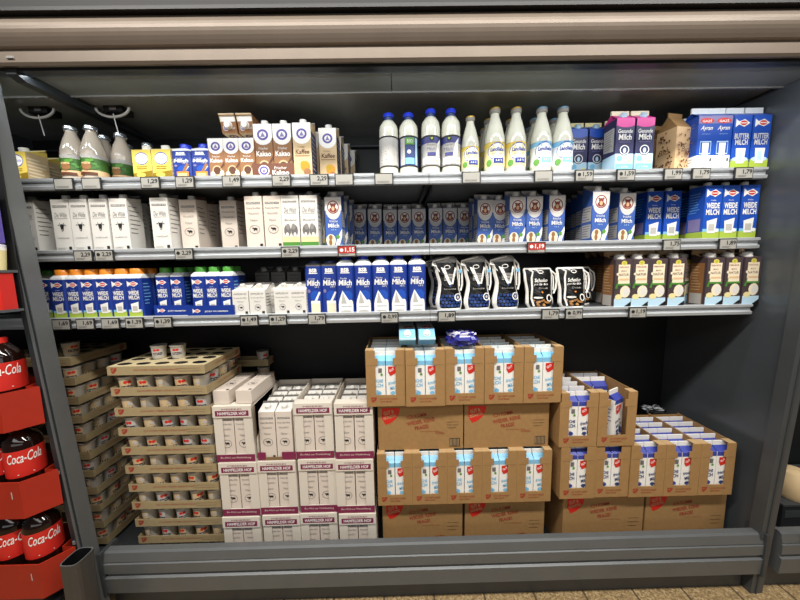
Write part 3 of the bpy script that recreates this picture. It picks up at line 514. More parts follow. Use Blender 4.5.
# ---------------------------------------------------------------- pouches
def pouch(rows, H, blue):
    b = B(); NC = 16
    def span(z):
        for (z0, l0, r0), (z1, l1, r1) in zip(rows, rows[1:]):
            if z0 <= z <= z1: t = (z-z0)/(z1-z0); t = t*t*(3-2*t); return l0+(l1-l0)*t, r0+(r1-r0)*t
        return rows[-1][1:]
    def bulge(x, z):
        l, r = span(z); c = (x-(l+r)/2)/max((r-l)/2, .001); c = max(-1, min(1, c)); return (.004+.026*(1-z/H)**.7)*math.sqrt(max(0, 1-c*c*.97))+.002*math.sin(z*160+x*90)*(1-c*c)
    NR = 26; vs = []; fs = []; mm = []
    for k in range(NR+1):
        z = H*k/NR; l, r = span(z)
        for i in range(NC+1): x = l+(r-l)*i/NC; vs.append((x, -bulge(x, z), z))
        for i in range(NC+1): x = l+(r-l)*i/NC; vs.append((x, bulge(x, z), z))
    W = 2*(NC+1)
    for k in range(NR):
        for i in range(NC):
            edge = i < (2 if blue else 1) or i > NC-2 or k < 1 or k > NR-2
            fs.append((k*W+i, k*W+i+1, (k+1)*W+i+1, (k+1)*W+i)); mm.append('film_grey' if k > NR-4 and blue else 'white' if edge else 'black_film')
            o = NC+1; fs.append((k*W+o+i+1, k*W+o+i, (k+1)*W+o+i, (k+1)*W+o+i+1)); mm.append('black_film')
        for i in (0, NC):
            q = (k*W+i, (k+1)*W+i, (k+1)*W+NC+1+i, k*W+NC+1+i); fs.append(q if i else q[::-1]); mm.append('white')
    fs.append(tuple(range(NC+1))+tuple(range(W-1, NC, -1))); mm.append('white')
    fs.append(tuple(NR*W+i for i in range(NC+1))[::-1]+tuple(NR*W+i for i in range(NC+1, W))); mm.append('white')
    b.add(vs, fs, mm, True)
    f = F(b, lambda a, c, o: (a, -bulge(a, c)-.0008-o, c))
    if blue:
        for i in range(4):
            for j in range(6): f.ell(-.034+.0135*j+(.006 if i % 2 else 0), .018+.0125*i, .0062, .0056, 'film_blue', 6)
        f.ring(.03, .05, .014, .015, .004, 'white', 14); f.ell(.03, .05, .005, .006, 'light_grey', 6); f.text('Schokodrink', 0, .082, .046, .006, 'light_grey', .2); f.ell(0, .095, .004, .005, 'film_blue', 8); f.lines(-.022, .026, .112, .14, 5, 'light_grey', .0025, 6)
        f.poly([(-.034, .165), (-.004, .098), (.006, .1), (-.018, .16)], 'white'); f.poly([(.004, .1), (.012, .1), (.026, .16), (.02, .165)], 'white'); f.ring(-.01, .165, .012, .008, .0025, 'white', 12)
    else:
        r = random.Random(3)
        for i in range(14): f.ell(r.uniform(-.03, .03), r.uniform(.012, .035), .0055, .004, 'nut' if i % 3 else 'brown', 8)
        f.text('Schoko', 0, .108, .05, .014, 'white', .25, .02); f.text('gut für dich', 0, .092, .055, .01, 'white', .15, .01); f.text('Drink', .008, .078, .034, .007, 'light_grey'); heart(f, .004, .062, .004, 'orange'); f.ring(.03, .04, .012, .014, .004, 'white', 12); f.ring(0, .14, .012, .007, .0025, 'white', 12); f.ell(-.012, .042, .018, .004, 'white', 8)
    h = B(); l, r = span(H*.3)[1], span(H*.97)[1]
    h.tube([(span(H*.92)[1]-.004, -.004, H*.92), (span(H*.85)[1]+.010, -.006, H*.84), (span(H*.7)[1]+.015, -.006, H*.66), (span(H*.5)[1]+.012, -.008, H*.48), (span(H*.36)[1]+.002, -.012, H*.36)], .0034, 'white')
    h.tube([(span(H*.88)[1]-.006, -.004, H*.88), (span(H*.8)[1]+.002, -.006, H*.78), (span(H*.62)[1]+.003, -.008, H*.6), (span(H*.45)[1], -.012, H*.44)], .0022, 'white')
    if blue: h.lathe([(.007, 0), (.007, .003)], 'light_blue', 10, Matrix.Translation((span(H*.7)[1]+.008, -.008, H*.72)) @ Matrix.Rotation(math.pi/2, 4, 'X'))
    sp = B()
    if blue: sp.tube([(-.05, -.012, H*.82), (-.066, -.014, H*.84), (-.064, -.013, H*.91), (-.03, -.010, H*.95), (.0, -.006, H*.98)], .0035, 'white'); sp.tube([(-.062, -.013, H*.86), (-.05, -.012, H*.8), (-.038, -.014, H*.72)], .0018, 'white')
    else: sp.tube([(-.045, -.006, H*.97), (-.03, -.012, H*.9), (-.036, -.016, H*.75), (-.034, -.02, H*.5), (-.038, -.024, H*.25), (-.03, -.03, H*.06)], .0035, 'white')
    return Kind('chocolate_milk_pouch', 'pouch', [('pouch_body', b), ('handle', h), ('white_edging', sp)])
K['pouch_blue'] = pouch([(0, -.046, .046), (.025, -.053, .050), (.10, -.042, .038), (.155, -.054, .034), (.185, -.066, .034), (.198, -.04, .03), (.206, -.015, .018)], .206, True)
K['pouch_dark'] = pouch([(0, -.040, .048), (.02, -.050, .056), (.06, -.050, .050), (.13, -.060, .050), (.150, -.064, .046), (.156, -.059, .040)], .156, False)
# ---------------------------------------------------------------- filling the shelves
def row(shelf_i, key, v, items, y, label, group, dz=0):
    """items: list of u (centre of the front face) or (u, y)"""
    out = []
    n = len(items)
    for k, it in enumerate(items):
        u, yy = it if isinstance(it, tuple) else (it, y)
        p = at(u, v, yy+(DEP[key] if key in DEP and key[:5] != 'pouch' else 0))
        lb = label[k] if isinstance(label, list) else label.replace('#', ORD[k+1])
        out.append(K[key].put((p.x, yy+DEP.get(key, .033), ZL[shelf_i]-.0035+dz), lb, group if n > 1 else None, random.uniform(-.015, .015)))
    return out
DEP = {'pouch_blue': .034, 'pouch_dark': .034, 'shake': .037, 'gold_big': .0375, 'blue_big': .0375, 'gold_small': .033, 'pet0': .036, 'pet1': .036, 'pet2': .036, 'pet3': .036, 'kraftpack': .036}
# top shelf
row(0, 'yellow', 160, [(17, .012), (33, .085), (46, .16)], 0, 'yellow dessert carton # from front at left end of top shelf', 'yellow cartons at the left end of the top shelf')
row(0, 'shake', 152, [73.5, 93.5], .012, ['brown milkshake glass bottle leftmost in the front on the top shelf', 'brown milkshake glass bottle second from left in front on top shelf'], 'milkshake bottles')
row(0, 'shake', 152, [(105.5, .09), (122, .012+.06), (72, .09), (128, .175), (148, .165)], 0, ['brown milkshake bottle standing just behind the second front bottle', 'brown milkshake bottle beside the yellow cartons with two bottles at its left', 'brown milkshake bottle directly behind the leftmost front bottle', 'brown milkshake bottle behind and right of the rightmost front bottle', 'brown milkshake bottle with silver lid behind the left pair of yellow cartons'], 'milkshake bottles')
row(0, 'yellow', 162, [142.5, 162], .012, ['left of two yellow dessert cartons between milkshake bottles and blue cocoa cartons', 'right of two yellow dessert cartons beside the blue cocoa cartons'], 'pair of yellow cartons')
row(0, 'choc', 160, [181, 200], .012, ['left small blue cocoa carton with blue cap on the top shelf', 'right small blue cocoa carton with blue cap on the top shelf'], 'small blue cocoa cartons')
ks = row(0, 'kakao_small', 158, [216, 231.3, 246.7], .012, 'small brown cocoa carton # from left beneath the lying cartons on top shelf', 'small brown cocoa cartons')
def topend(f, w, h):
    f.rect(-w/2, h*.62, w/2, h, 'white'); baer(f, -w*.22, h*.28, w*.18); f.text('Kakao', w*.2, h*.3, w*.4, h*.16, 'white')
K['kakao_lying'] = slant('cocoa_carton', .055, .06, .140, .152, 'brown', 'brown', 'tan', 'white', p_kakao(False), side_text('tan'), .012, .008, topend, 'cocoa carton')
for k, (u, lb) in enumerate([(227.5, 'left small brown cocoa carton lying flat on the standing ones'), (244.5, 'right small brown cocoa carton lying flat on the standing ones')]):
    p = at(u, 128, .02); K['kakao_lying'].put((p.x, .175, ZL[0]+.1605+.031), lb, 'cocoa cartons lying on top', rot=(math.pi/2, 0, 0))
row(0, 'kakao', 150, [263.5, 282.7], .022, ['left large brown cocoa carton in the brown shelf tray', 'right large brown cocoa carton in the brown shelf tray'], 'large brown cocoa cartons', .0022)
row(0, 'kakao_small', 158, [(221, .09), (238, .09)], 0, ['left small brown cocoa carton in the second rank under lying cartons', 'right small brown cocoa carton in the second rank under lying cartons'], 'small brown cocoa cartons')
def shelftray(name, w, d, h, mt, pr):
    b = B(); x, y, t = w/2, d/2, .002
    b.box(-x, x, -y, y, 0, t, mt); b.box(-x, x, -y, -y+t, t, h, mt); b.box(-x, x, y-t, y, t, h, mt); b.box(-x, -x+t, -y+t, y-t, t, h, mt); b.box(x-t, x, -y+t, y-t, t, h, mt)
    pr(front(b, -y), w, h); return Kind(name, 'cardboard tray', [('tray', b)])
def p_ktray(f, w, h): baer(f, -w*.22, h*.5, h*.4); f.text('Frischer', w*.18, h*.68, w*.3, h*.2, 'white', .1); f.text('Kakao', w*.18, h*.34, w*.4, h*.36, 'white', 0, .03)
p = at(273.1, 168, .012); shelftray('shelf_tray', .152, .15, .05, 'cocoa_tray', p_ktray).put((p.x, .012+.075, ZL[0]-.0038), 'brown cardboard shelf tray holding two large cocoa cartons')
row(0, 'kaffee', 150, [(302.5, .012), (310, .085), (317, .158), (328, .055), (333, .128), (340, .2), (347, .272)], 0, ['cream coffee drink carton at front right of the cocoa cartons', 'coffee drink carton directly behind the front coffee carton', 'coffee drink carton third behind the front coffee carton', 'cream coffee carton set back from the shelf edge beside empty gap', 'coffee drink carton second in the set-back column', 'coffee drink carton third in the set-back column', 'coffee drink carton last in the set-back column by back panel'], 'coffee drink cartons')
for key, u, lb in (('pet0', 389, 'plastic milk bottle turned to show its white text panel'), ('pet1', 408.7, 'plastic milk bottle with green and blue panel on its side'), ('pet2', 430.7, 'taller blue-capped plastic milk bottle showing full front label'), ('pet3', 450.7, 'taller blue-capped plastic milk bottle next to the small gold-lidded bottle')):
    row(0, key, 152, [u], .012, lb, None)
row(0, 'gold_small', 152, [470], .012, 'small glass milk bottle with gold lid right of blue-capped bottles', None)
row(0, 'gold_big', 150, [494.3, 515.3], .012, ['left large glass milk bottle with yellow lid in front', 'right large glass milk bottle with yellow lid in front'], 'yellow lidded glass bottles')
row(0, 'gold_big', 150, [(488.5, .095), (484.5, .175), (481, .255), (510, .1)], 0, ['yellow-lidded glass bottle behind the left front one', 'yellow-lidded glass bottle third behind the left front one', 'yellow-lidded glass bottle last in the left column', 'yellow-lidded glass bottle behind the right front one'], 'yellow lidded glass bottles')
row(0, 'blue_big', 150, [540.5, 561.5], .012, ['left large glass milk bottle with blue lid in front', 'right large glass milk bottle with blue lid in front'], 'blue lidded glass bottles')
row(0, 'blue_big', 150, [(534, .095), (529, .175), (553, .1)], 0, ['blue-lidded glass bottle behind the left front one', 'blue-lidded glass bottle third behind the left front one', 'blue-lidded glass bottle behind the right front one'], 'blue lidded glass bottles')
row(0, 'gesund_blue', 148, [(579, .1), (597.3, .1), (612, .19)], 0, ['left lactose free milk carton with blue top set back on shelf', 'right lactose free milk carton with blue top set back on shelf', 'lactose free milk carton with blue top behind the pink-topped ones'], 'blue topped lactose free cartons')
row(0, 'gesund_pink', 145, [(624.5, .012), (644.5, .012), (618, .085)], 0, ['left front milk carton with pink top', 'right front milk carton with pink top', 'pink-topped milk carton behind the left front pink one'], 'pink topped cartons')
K['kraftpack'].put((at(677.5, 143, .05).x, .07, ZL[0]-.0035), 'kraft paper pack with dark scribbles and folded gable top', None, .18)
K['kraftpack'].put((at(660, 143, .15).x, .17, ZL[0]-.0035), 'kraft paper pack behind the front scribbled kraft pack', None, .18)
row(0, 'gazi', 143, [705.5, 722.6, (697, .09)], .012, ['left dark blue yogurt drink carton with white base in front', 'right dark blue yogurt drink carton with white base in front', 'dark blue yogurt drink carton behind the left front one'], 'yogurt drink cartons')
row(0, 'butter', 143, [741, 760.5], .012, ['left buttermilk carton at the right end of the top shelf', 'right buttermilk carton at the right end of the top shelf'], 'buttermilk cartons')
# middle shelf
row(1, 'cowhead', 224, [(27, .02)], 0, 'white milk carton half hidden by the left post on middle shelf', None)
row(1, 'cowhead', 224, [62, 80.3, 100, 120], .012, 'white milk carton with cow head, # from left in the group of four', 'cow head milk cartons')
row(1, 'cowhead', 224, [(127.5, .085), (135, .158), (43, .16)], 0, ['cow head carton behind the rightmost of the four', 'cow head carton third behind the rightmost of the four', 'cow head carton deep behind the left group on middle shelf'], 'cow head milk cartons')
row(1, 'cowhead', 222, [160.5, (171, .088)], .012, ['lone white cow head carton between the four and the pinkish cartons', 'cow head carton behind the lone front one'], 'cow head milk cartons')
row(1, 'oval', 222, [(189, .05), (201, .123), (215.5, .205), (229, .075), (245, .155)], 0, ['pinkish carton with oval cow, leftmost of the set-back ones', 'pinkish oval cow carton behind the leftmost set-back one', 'pinkish oval cow carton dark between two set-back ones', 'pinkish oval cow carton set back in the middle', 'pinkish oval cow carton set back beside the front pair'], 'oval cow milk cartons')
row(1, 'oval', 222, [254.5, 273], .012, ['left front pinkish white carton with small oval cow', 'right front pinkish white carton with small oval cow'], 'oval cow milk cartons')
row(1, 'cows', 222, [290.6, 309], .012, ['left white carton with two cows over a green base', 'right white carton with two cows over a green base'], 'two cow milk cartons')
row(1, 'cows', 222, [(316.5, .09)], 0, 'two cow carton behind the right front one', None)
row(1, 'baer', 220, [(333.5, .03)], 0, 'blue milk carton with bear near the red price tag, left of dark rear row', None)
row(1, 'baer', 220, [(339.5, .103), (345, .176)], 0, ['blue bear carton second behind the one near the left red tag', 'blue bear carton third behind the one near the left red tag'], 'blue bear milk cartons')
row(1, 'baer', 226, [(359.5, .27), (374.9, .27), (390.3, .29), (404.9, .29), (419, .28), (435.6, .275), (450.2, .275), (464.5, .275)], 0, 'dark blue bear carton in the rear rank, # from left', 'rear rank of blue bear cartons')
row(1, 'baer', 222, [(485.2, .12), (500, .128), (517.5, .075), (534.5, .07), (556.8, .06)], 0, 'blue bear carton # from left in the middle group right of the rear rank', 'middle group of blue bear cartons')
row(1, 'baer', 222, [(479.5, .193), (515, .16), (551, .133)], 0, ['blue bear carton behind the first of the middle group', 'blue bear carton behind the third of the middle group', 'blue bear carton behind the fifth of the middle group'], 'middle group of blue bear cartons')
row(1, 'baer', 218, [600.5], .012, 'light blue bear carton pulled to the shelf edge, fully lit', None)
row(1, 'baer', 218, [(593, .085), (586.5, .158), (581, .231), (576, .30)], 0, ['bear carton second in the column behind the fully lit one', 'bear carton third in the column behind the fully lit one', 'bear carton fourth in the column behind the fully lit one', 'bear carton last in the column behind the fully lit one'], 'column of bear cartons')
row(1, 'baer', 218, [(613.5, .12), (627, .045)], 0, ['bear carton just right of and behind the fully lit one', 'bear carton with shaded top beside the dark blue pasture milk cartons'], 'blue bear milk cartons')
row(1, 'weide', 216, [(640, .16), (654.3, .09), (672.5, .085)], 0, ['pasture milk carton set back beside the bear carton, half hidden', 'pasture milk carton set back, middle of the shaded three', 'pasture milk carton set back, right of the shaded three'], 'shaded pasture milk cartons')
row(1, 'weide', 212, [712.6, 730.3, 749.6], .012, ['front pasture milk carton, leftmost of the bright three', 'front pasture milk carton, middle of the bright three', 'front pasture milk carton at the right end of middle shelf'], 'bright pasture milk cartons')
row(1, 'weide', 212, [(702, .082), (693, .152), (727, .085)], 0, ['pasture milk carton second behind leftmost bright one, side showing', 'pasture milk carton third behind leftmost bright one, side showing', 'pasture milk carton between and behind the two right bright ones'], 'bright pasture milk cartons')
# lower shelf
row(2, 'green_top', 296, [(43, .03)], 0, 'blue milk carton with green cap half hidden by the left post', None)
row(2, 'orange_top', 296, [57, 72.4, 87.2, 102.3, 117.8, 133], -.007, 'blue pasture milk carton with orange cap, # from left in front', 'orange capped milk cartons')
row(2, 'orange_top', 296, [(146, .05)], 0, 'orange-capped blue carton set back beside the green-capped cartons', None)
row(2, 'green_top', 296, [(162, .03), (176.5, .03), (187.5, .093)], 0, ['green-capped blue carton, left one in the left blue tray', 'green-capped blue carton, right one in the left blue tray', 'green-capped blue carton behind, in the left blue tray'], 'green capped milk cartons', .0022)
row(2, 'green_top', 294, [(197.5, -.004), (211.7, -.004), (225.7, -.004)], 0, 'green-capped blue carton # from left in the right blue tray', 'green capped milk cartons', .0022)
row(2, 'green_top', 294, [(206.8, .058), (220, .058), (232.6, .058)], 0, 'green-capped blue carton # from left in second rank of right tray', 'green capped milk cartons', .0022)
def p_btray(f, w, h): fish(f, -w*.3, h*.5, h*.38); f.text('JETZT PROBIEREN', w*.12, h*.42, w*.5, h*.16, 'white', 0, .02)
bt = shelftray('shelf_tray', .174, .15, .040, 'deep_blue', p_btray)
bt.put((at(212.6, 309, .0).x, -.012+.075, ZL[2]-.0038), 'right blue cardboard tray under three green-capped cartons', 'blue shelf trays')
bt2 = shelftray('shelf_tray', .140, .16, .040, 'deep_blue', p_btray)
bt2.put((at(172, 309, .02).x, .022+.08, ZL[2]-.0038), 'left blue cardboard tray under set-back green-capped cartons', 'blue shelf trays')
row(2, 'small', 300, [240.3, 257.2, 282.2, 298.2], -.007, 'small white half litre milk carton, # from left in the front rank', 'small white milk cartons')
row(2, 'small', 300, [(248, .08), (261, .085), (270.5, .045), (284.5, .08), (299, .08)], 0, 'small white milk carton # from left in the second rank', 'small white milk cartons')
for k, (u, lb) in enumerate([(262, 'left'), (278, 'middle'), (294, 'right')]):
    p = at(u, 274, .2)
    K['greycarton'].put((p.x, .18, ZL[2]+.028), f'{lb} grey carton lying flat at the back behind small white cartons', 'grey cartons at the back', rot=(-math.pi/2, 0, 0)); K['greycarton'].put((p.x, .23, ZL[2]+.0605), f'{lb} grey carton stacked at the back above small white cartons', 'grey cartons at the back')
row(2, 'bsb_old', 290, [(313.7, .01), (329.7, .01)], 0, ['blue milk carton without cap showing milk glass, left of two', 'blue milk carton without cap showing milk glass, right of two'], 'blue cartons with glass')
row(2, 'bsb', 290, [345.6, 363.3, 381.2, 399, 417.3], -.007, 'blue milk carton with white peak and blue cap, # from left', 'blue capped milk cartons')
row(2, 'pouch_blue', 283, [450.5, 479.7, 509], -.005, 'black pouch with blue honeycomb base, # from left', 'blue based pouches')
row(2, 'pouch_blue', 283, [(442.5, .08)], 0, 'black pouch behind the leftmost blue based pouch', None)
row(2, 'pouch_dark', 286, [543, 576.5], -.005, ['left black pouch with hazelnuts at its base', 'right black pouch with hazelnuts at its base'], 'hazelnut pouches')
row(2, 'pouch_dark', 286, [(583, .08)], 0, 'hazelnut pouch behind the right front hazelnut pouch', None)
row(2, 'oat', 279, [623.3, 640.8, 658, 677], -.007, 'oat drink carton # from left in the left group of four', 'oat drink cartons')
row(2, 'oat', 279, [(614.5, .085), (606.5, .158), (599.5, .231), (687.5, .075)], 0, ['oat drink carton second in the leftmost column, side showing', 'oat drink carton third in the leftmost column, side showing', 'oat drink carton fourth in the leftmost column', 'oat drink carton peeking out behind the fourth front one'], 'oat drink cartons')
row(2, 'oat', 277, [715, 733, 752], -.007, 'oat drink carton # from left in the right group of three', 'oat drink cartons')
row(2, 'oat', 277, [(705.5, .085), (697, .158)], 0, ['oat drink carton second behind the right group, brown side showing', 'oat drink carton third behind the right group'], 'oat drink cartons')
# ---------------------------------------------------------------- yogurt stacks
def cupkind(red):
    b = B(); b.lathe([(.0225, 0), (.0235, .004), (.0278, .062), (.0295, .064), (.0295, .067)], 'cup_white', 20)
    f = F(b, lambda a, c, o: ((.0235+c*.075+o)*math.sin(a/.027), -(.0235+c*.075+o)*math.cos(a/.027), c))
    if red:
        f.rect(-.02, .014, .024, .056, 'tan' if red > 1 else 'light_grey', 5); heart(f, -.004+.006*red, .044, .0125, 'red'); f.rect(-.012, .022, .022, .034, 'ink', 4); f.text('Joghurt', .005, .028, .03, .008, 'white')
    else:
        f.rect(-.022, .016, .02, .056, 'tan', 5); f.rect(-.018, .02, .02, .03, 'ink_grey', 4); f.lines(-.014, .02, .034, .056, 3, 'gray_mid', .004, 2); f.ell(.012, .044, .008, .007, 'light_grey', 10)
    l = B(); l.lathe([(.0299, .067), (.0299, .0685), (.027, .069)], 'foil', 20)
    return Kind('yogurt_cup', 'yogurt cup', [('cup', b), ('foil_lid', l)])
CUP = [cupkind(0), cupkind(1), cupkind(2)]
PX, PY = .0708, .0605
def ytray(nx, ny, holes=False):
    W, D, H, t = nx*PX+.006, ny*PY+.004, .033, .0016; b = B(); x, y = W/2, D/2
    b.box(-x, x, -y, y, 0, t, 'tray_board'); b.box(-x, x, -y, -y+t, t, H, 'tray_board'); b.box(-x, x, y-t, y, t, H, 'tray_board'); b.box(-x, -x+t, -y+t, y-t, t, H, 'tray_board'); b.box(x-t, x, -y+t, y-t, t, H, 'tray_board')
    if holes:
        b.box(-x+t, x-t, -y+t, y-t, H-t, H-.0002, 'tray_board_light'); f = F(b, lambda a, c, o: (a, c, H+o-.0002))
        for i in range(nx):
            for j in range(ny): f.ell(-x+.003+PX*(i+.5), -y+.002+PY*(j+.5), .026, .015, 'black', 12)
    for fn, ww in ((front(b, -y), x), (right(b, x), y)):
        q = 1 if ww == x else -1
        gutlogo(fn, -ww*.86 if q > 0 else ww*.8, H*.5, H*.34, 'kraft_red', 'tray_board', False)
        fn.text('ICH KOMM WIEDER. KEINE FRAGE!', 0, H*.55, ww*.9, H*.2, 'kraft_red'); fn.lines(ww*.45, ww*.95, H*.2, H*.8, 2, 'kraft_in', .0015)
    return b, W, D
b, YW, YD = ytray(5, 4); TR = Kind('yogurt_tray', 'cardboard tray', [('tray', b)])
b, _, _ = ytray(5, 4, True); TRT = Kind('yogurt_tray', 'cardboard tray', [('tray', b)])
rnd = random.Random(11)
def yogstack(cx, yf, ztop, n, label, cols, lean, cups, dx):
    dz = .0833
    for k in range(n):
        z = ztop-.033-dz*k; ox = cx+dx*k/n; oy = yf+YD/2+lean*k/n
        (TRT if k == 0 else TR).put((ox, oy, z), f'brown yogurt tray {ORD[k+1]} from the top of the {label} stack', f'trays of the {label} stack')
        if k == 0: continue
        for (i, j) in cups(k):
            x = ox-YW/2+.003+PX*(i+.5); y = oy-YD/2+.002+PY*(j+.5)
            w_ = ('rank '+ORD[j+1]+', ') if j else ''
            c = CUP[rnd.choice([0, 0, 1, 2])]
            h = f'white yogurt cup, {w_}{ORD[i+1]} from left, tray {ORD[k+1]} from top, {label} stack'
            c.put((x, y, z+.0018), h, f'yogurt cups in the {label} stack', rnd.uniform(-.5, .5)+(.9 if i == 4 and j else 0))
p0 = at(104, 366, -.045); p1 = at(206.5, 365, -.045)
MCX = (p0.x+p1.x)/2; MZ = p1.z+.001
yogstack(MCX, -.045, MZ, 11, 'middle', 5, .07, lambda k: [(i, 0) for i in range(5)]+([(4, 1), (4, 2), (4, 3)] if k < 4 else []), -.025)
for k, (u, lb) in enumerate([(159.5, 'left'), (178.5, 'right')]):
    CUP[1].put((at(u, 352, .06).x, .06, MZ+.0003), f'{lb} of two yogurt cups standing on top of the middle stack', 'yogurt cups on top', .2).scale = (.95, .95, .78)
LX = -1.435
yogstack(LX-YW/2, .045, MZ+.012, 11, 'left', 5, .045, lambda k: [(4, 0), (4, 1), (4, 2), (4, 3)], .0)
CUP[2].put((LX-.035, .085, MZ+.0123), 'single yogurt cup on top of the left stack beside the post', None, .9).scale = (.95, .95, .8)
b, W2, D2 = ytray(5, 1); TR2 = Kind('yogurt_tray', 'cardboard tray', [('tray', b)])
for k in range(10):
    z = .0903+.0833*k
    TR2.put((-.945, .332, z), f'brown yogurt tray {ORD[k+1]} from the bottom of the dark rear stack', 'trays of the rear stack')
    for i, j in ((4, 0), (2, 0), (0, 0)):
        CUP[(i+j+k) % 3].put((-.945-W2/2+.003+PX*(i+.5), .332-D2/2+.002+PY*(j+.5), z+.0018), f'yogurt cup, {ORD[i+1]} from left, tray {ORD[k+1]} from bottom, rear stack', 'yogurt cups in the rear stack', .8)
# ---------------------------------------------------------------- white shelf-ready boxes
def hambox(frontpanel=True):
    w, d, h, t = .150, .25, .233, .002; x, y = w/2, d/2; b = B()
    b.box(-x, x, -y, y, 0, t, 'box_paper'); b.box(-x, -x+t, -y, y, t, h, 'box_paper'); b.box(x-t, x, -y, y, t, h, 'box_paper'); b.box(-x+t, x-t, y-t, y, t, h, 'box_paper')
    if frontpanel:
        for s in (-1, 1): b.box(min(s*x, s*(x-.034)), max(s*x, s*(x-.034)), -y-t, -y, 0, h-.03, 'box_paper')
        b.box(-x+.034, x-.034, -y-t, -y, 0, .032, 'box_paper'); f = front(b, -y-t)
        f.rect(-x, .0, x, .030, 'maroon'); f.text('Bio-Milch aus Weidehaltung', 0, .016, w*.8, .01, 'pinkish', .2); b.box(-x, x, -y-.006, -y, h-.048, h-.002, 'box_paper')
        f = front(b, -y-.006); f.rect(-x*.86, h-.042, x*.86, h-.020, 'maroon'); f.text('HAMFELDER HOF', 0, h-.031, w*.74, .013, 'white', 0, .02); f.text('MEIEREI', 0, h-.014, w*.5, .006, 'maroon')
        b.box(-x, x, -y, -y+.03, h-.002, h, 'box_paper')
    else:
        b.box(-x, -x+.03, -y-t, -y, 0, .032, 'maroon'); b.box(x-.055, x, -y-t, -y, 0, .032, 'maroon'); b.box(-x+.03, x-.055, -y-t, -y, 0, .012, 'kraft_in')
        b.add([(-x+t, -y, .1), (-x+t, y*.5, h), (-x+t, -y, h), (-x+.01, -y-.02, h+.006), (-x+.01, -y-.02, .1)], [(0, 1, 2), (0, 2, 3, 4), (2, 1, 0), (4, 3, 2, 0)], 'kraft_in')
    return Kind('shelf_ready_box', 'cardboard box', [('box', b)])
HB, HO = hambox(), hambox(False)
HX = [-.772, -.617, -.462, -.307]
for t in range(3):
    for c in range(4):
        z = .0905+.2345*t; opened = (t == 2 and c == 1)
        lb = f'white milk shelf box, {ORD[c+1]} column from left, {["bottom","middle","top"][t]} tier' + (', front torn off' if opened else '')
        yy = -.018+.125+.004*((c*7+t*3) % 3); dx = .004*((c+t) % 2)
        (HO if opened else HB).put((HX[c]+dx, yy, z), lb, 'white milk shelf boxes')
        for i in range(2):
            for j in range(4 if t == 2 else 1):
                if opened and i == 1 and j == 0: yo, rz = 0, 0
                else: yo, rz = 0, 0
                K['ham'].put((HX[c]+dx+(i-.5)*.066, yy-.125+.029+j*.055+yo, z+.0022), f'white milk carton {["left","right"][i]}, rank {j+1}, in {["bottom","middle","top"][t]} tier box {ORD[c+1]} from left', 'milk cartons in white boxes', rz)
for k, (u, lb) in enumerate([(221.5, 'left'), (244, 'right')]):
    p = at(u, 395, -.005); K['ham'].put((p.x+.002, .0+.19, .0905+.2345*3+.0285), f'{lb} white milk carton lying on the top left white box', 'lying white cartons', rot=(-math.pi/2, 0, .02 if k else -.02)) if False else K['ham'].put((p.x+.002, -.012, .0905+.2345*3+.0275), f'{lb} white milk carton lying on the top left white box', 'lying white cartons', rot=(-math.pi/2, 0, -.03))
# ---------------------------------------------------------------- brown shelf-ready boxes
def gutbox(w, h, d):
    t = .0025; x, y = w/2, d/2; b = B()
    b.box(-x, x, -y, y, 0, t, 'kraft'); b.box(-x, -x+t, -y, y, t, h, 'kraft'); b.box(x-t, x, -y, y, t, h, 'kraft'); b.box(-x+t, x-t, y-t, y, t, h*.97, 'kraft')
    for s in (-1, 1):
        a0, a1 = sorted((s*x, s*(x-.036))); b.box(a0, a1, -y-t, -y, 0, h, 'kraft'); a0, a1 = sorted((s*(x-.036), s*(x-.046))); b.box(a0, a1, -y-t, -y, h*.74, h*.86, 'kraft')
        a0, a1 = sorted((s*x, s*(x-.03))); b.box(a0, a1, -y, -y+.03, h, h+.0015, 'kraft_edge')
        f = front(b, -y-t); a0, a1 = sorted((s*(x-.004), s*(x-.034))); f.rect(a0, h*.735, a1, h*.742, 'kraft_in')
    b.box(-x+.036, x-.036, -y-t, -y, 0, .045, 'kraft'); f = front(b, -y-t)
    gutlogo(f, -x*.62, .026, .011, 'kraft_red', 'kraft', False); f.text('ICH KOMM WIEDER', .01, .03, w*.45, .007, 'kraft_red', .1); f.text('KEINE FRAGE!', .0, .019, w*.3, .006, 'kraft_red', .1)
    return Kind('shelf_ready_box', 'cardboard box', [('box', b)])
def bigbox(w, h, d, zlogo):
    x, y = w/2, d/2; b = B(); b.box(-x, x, -y, y, 0, h, 'kraft'); f = front(b, -y)
    f.rect(-x, h-.004, x, h-.001, 'kraft_edge'); gutlogo(f, -x+.052, h-.058, .036, 'red', 'kraft_edge'); z = h-.082
    f.text('ICH KOMM', -.016, z+.024, .078, .016, 'kraft_red', 0, .015, .17); f.text('WIEDER. KEINE', .0, z, .112, .016, 'kraft_red', 0, .015, .17); f.text('FRAGE!', .004, z-.024, .055, .016, 'kraft_red', 0, .015, .17); f.text('www.gutundguenstig.de',   .035, z-.042, .075, .005, 'kraft_red')
    f.lines(x*.62, x*.92, h*.42, h*.6, 3, 'kraft_in', .002); f.rect(x*.68, .01, x*.92, .045, 'ink'); [f.rect(x*.69+i*.0055, .012, x*.69+i*.0055+.0022, .043, 'kraft_edge') for i in range(7)]
    f.text('H-Milch', x*.45, h*.35, .035, .01, 'kraft_red')
    return Kind('milk_shipping_box', 'cardboard box', [('box', b)])
GB, GN = gutbox(.149, .2205, .245), gutbox(.139, .2205, .245)
BGL = bigbox(.34, .2, .27, 0); BGB = bigbox(.334, .266, .27, 0); BGR = bigbox(.338, .28, .27, 0)
YF = -.03
x0 = -.249; Z1, Z2, Z3 = .0905+.266, .0905+.266+.2225, .0905+.266+.2225+.2005
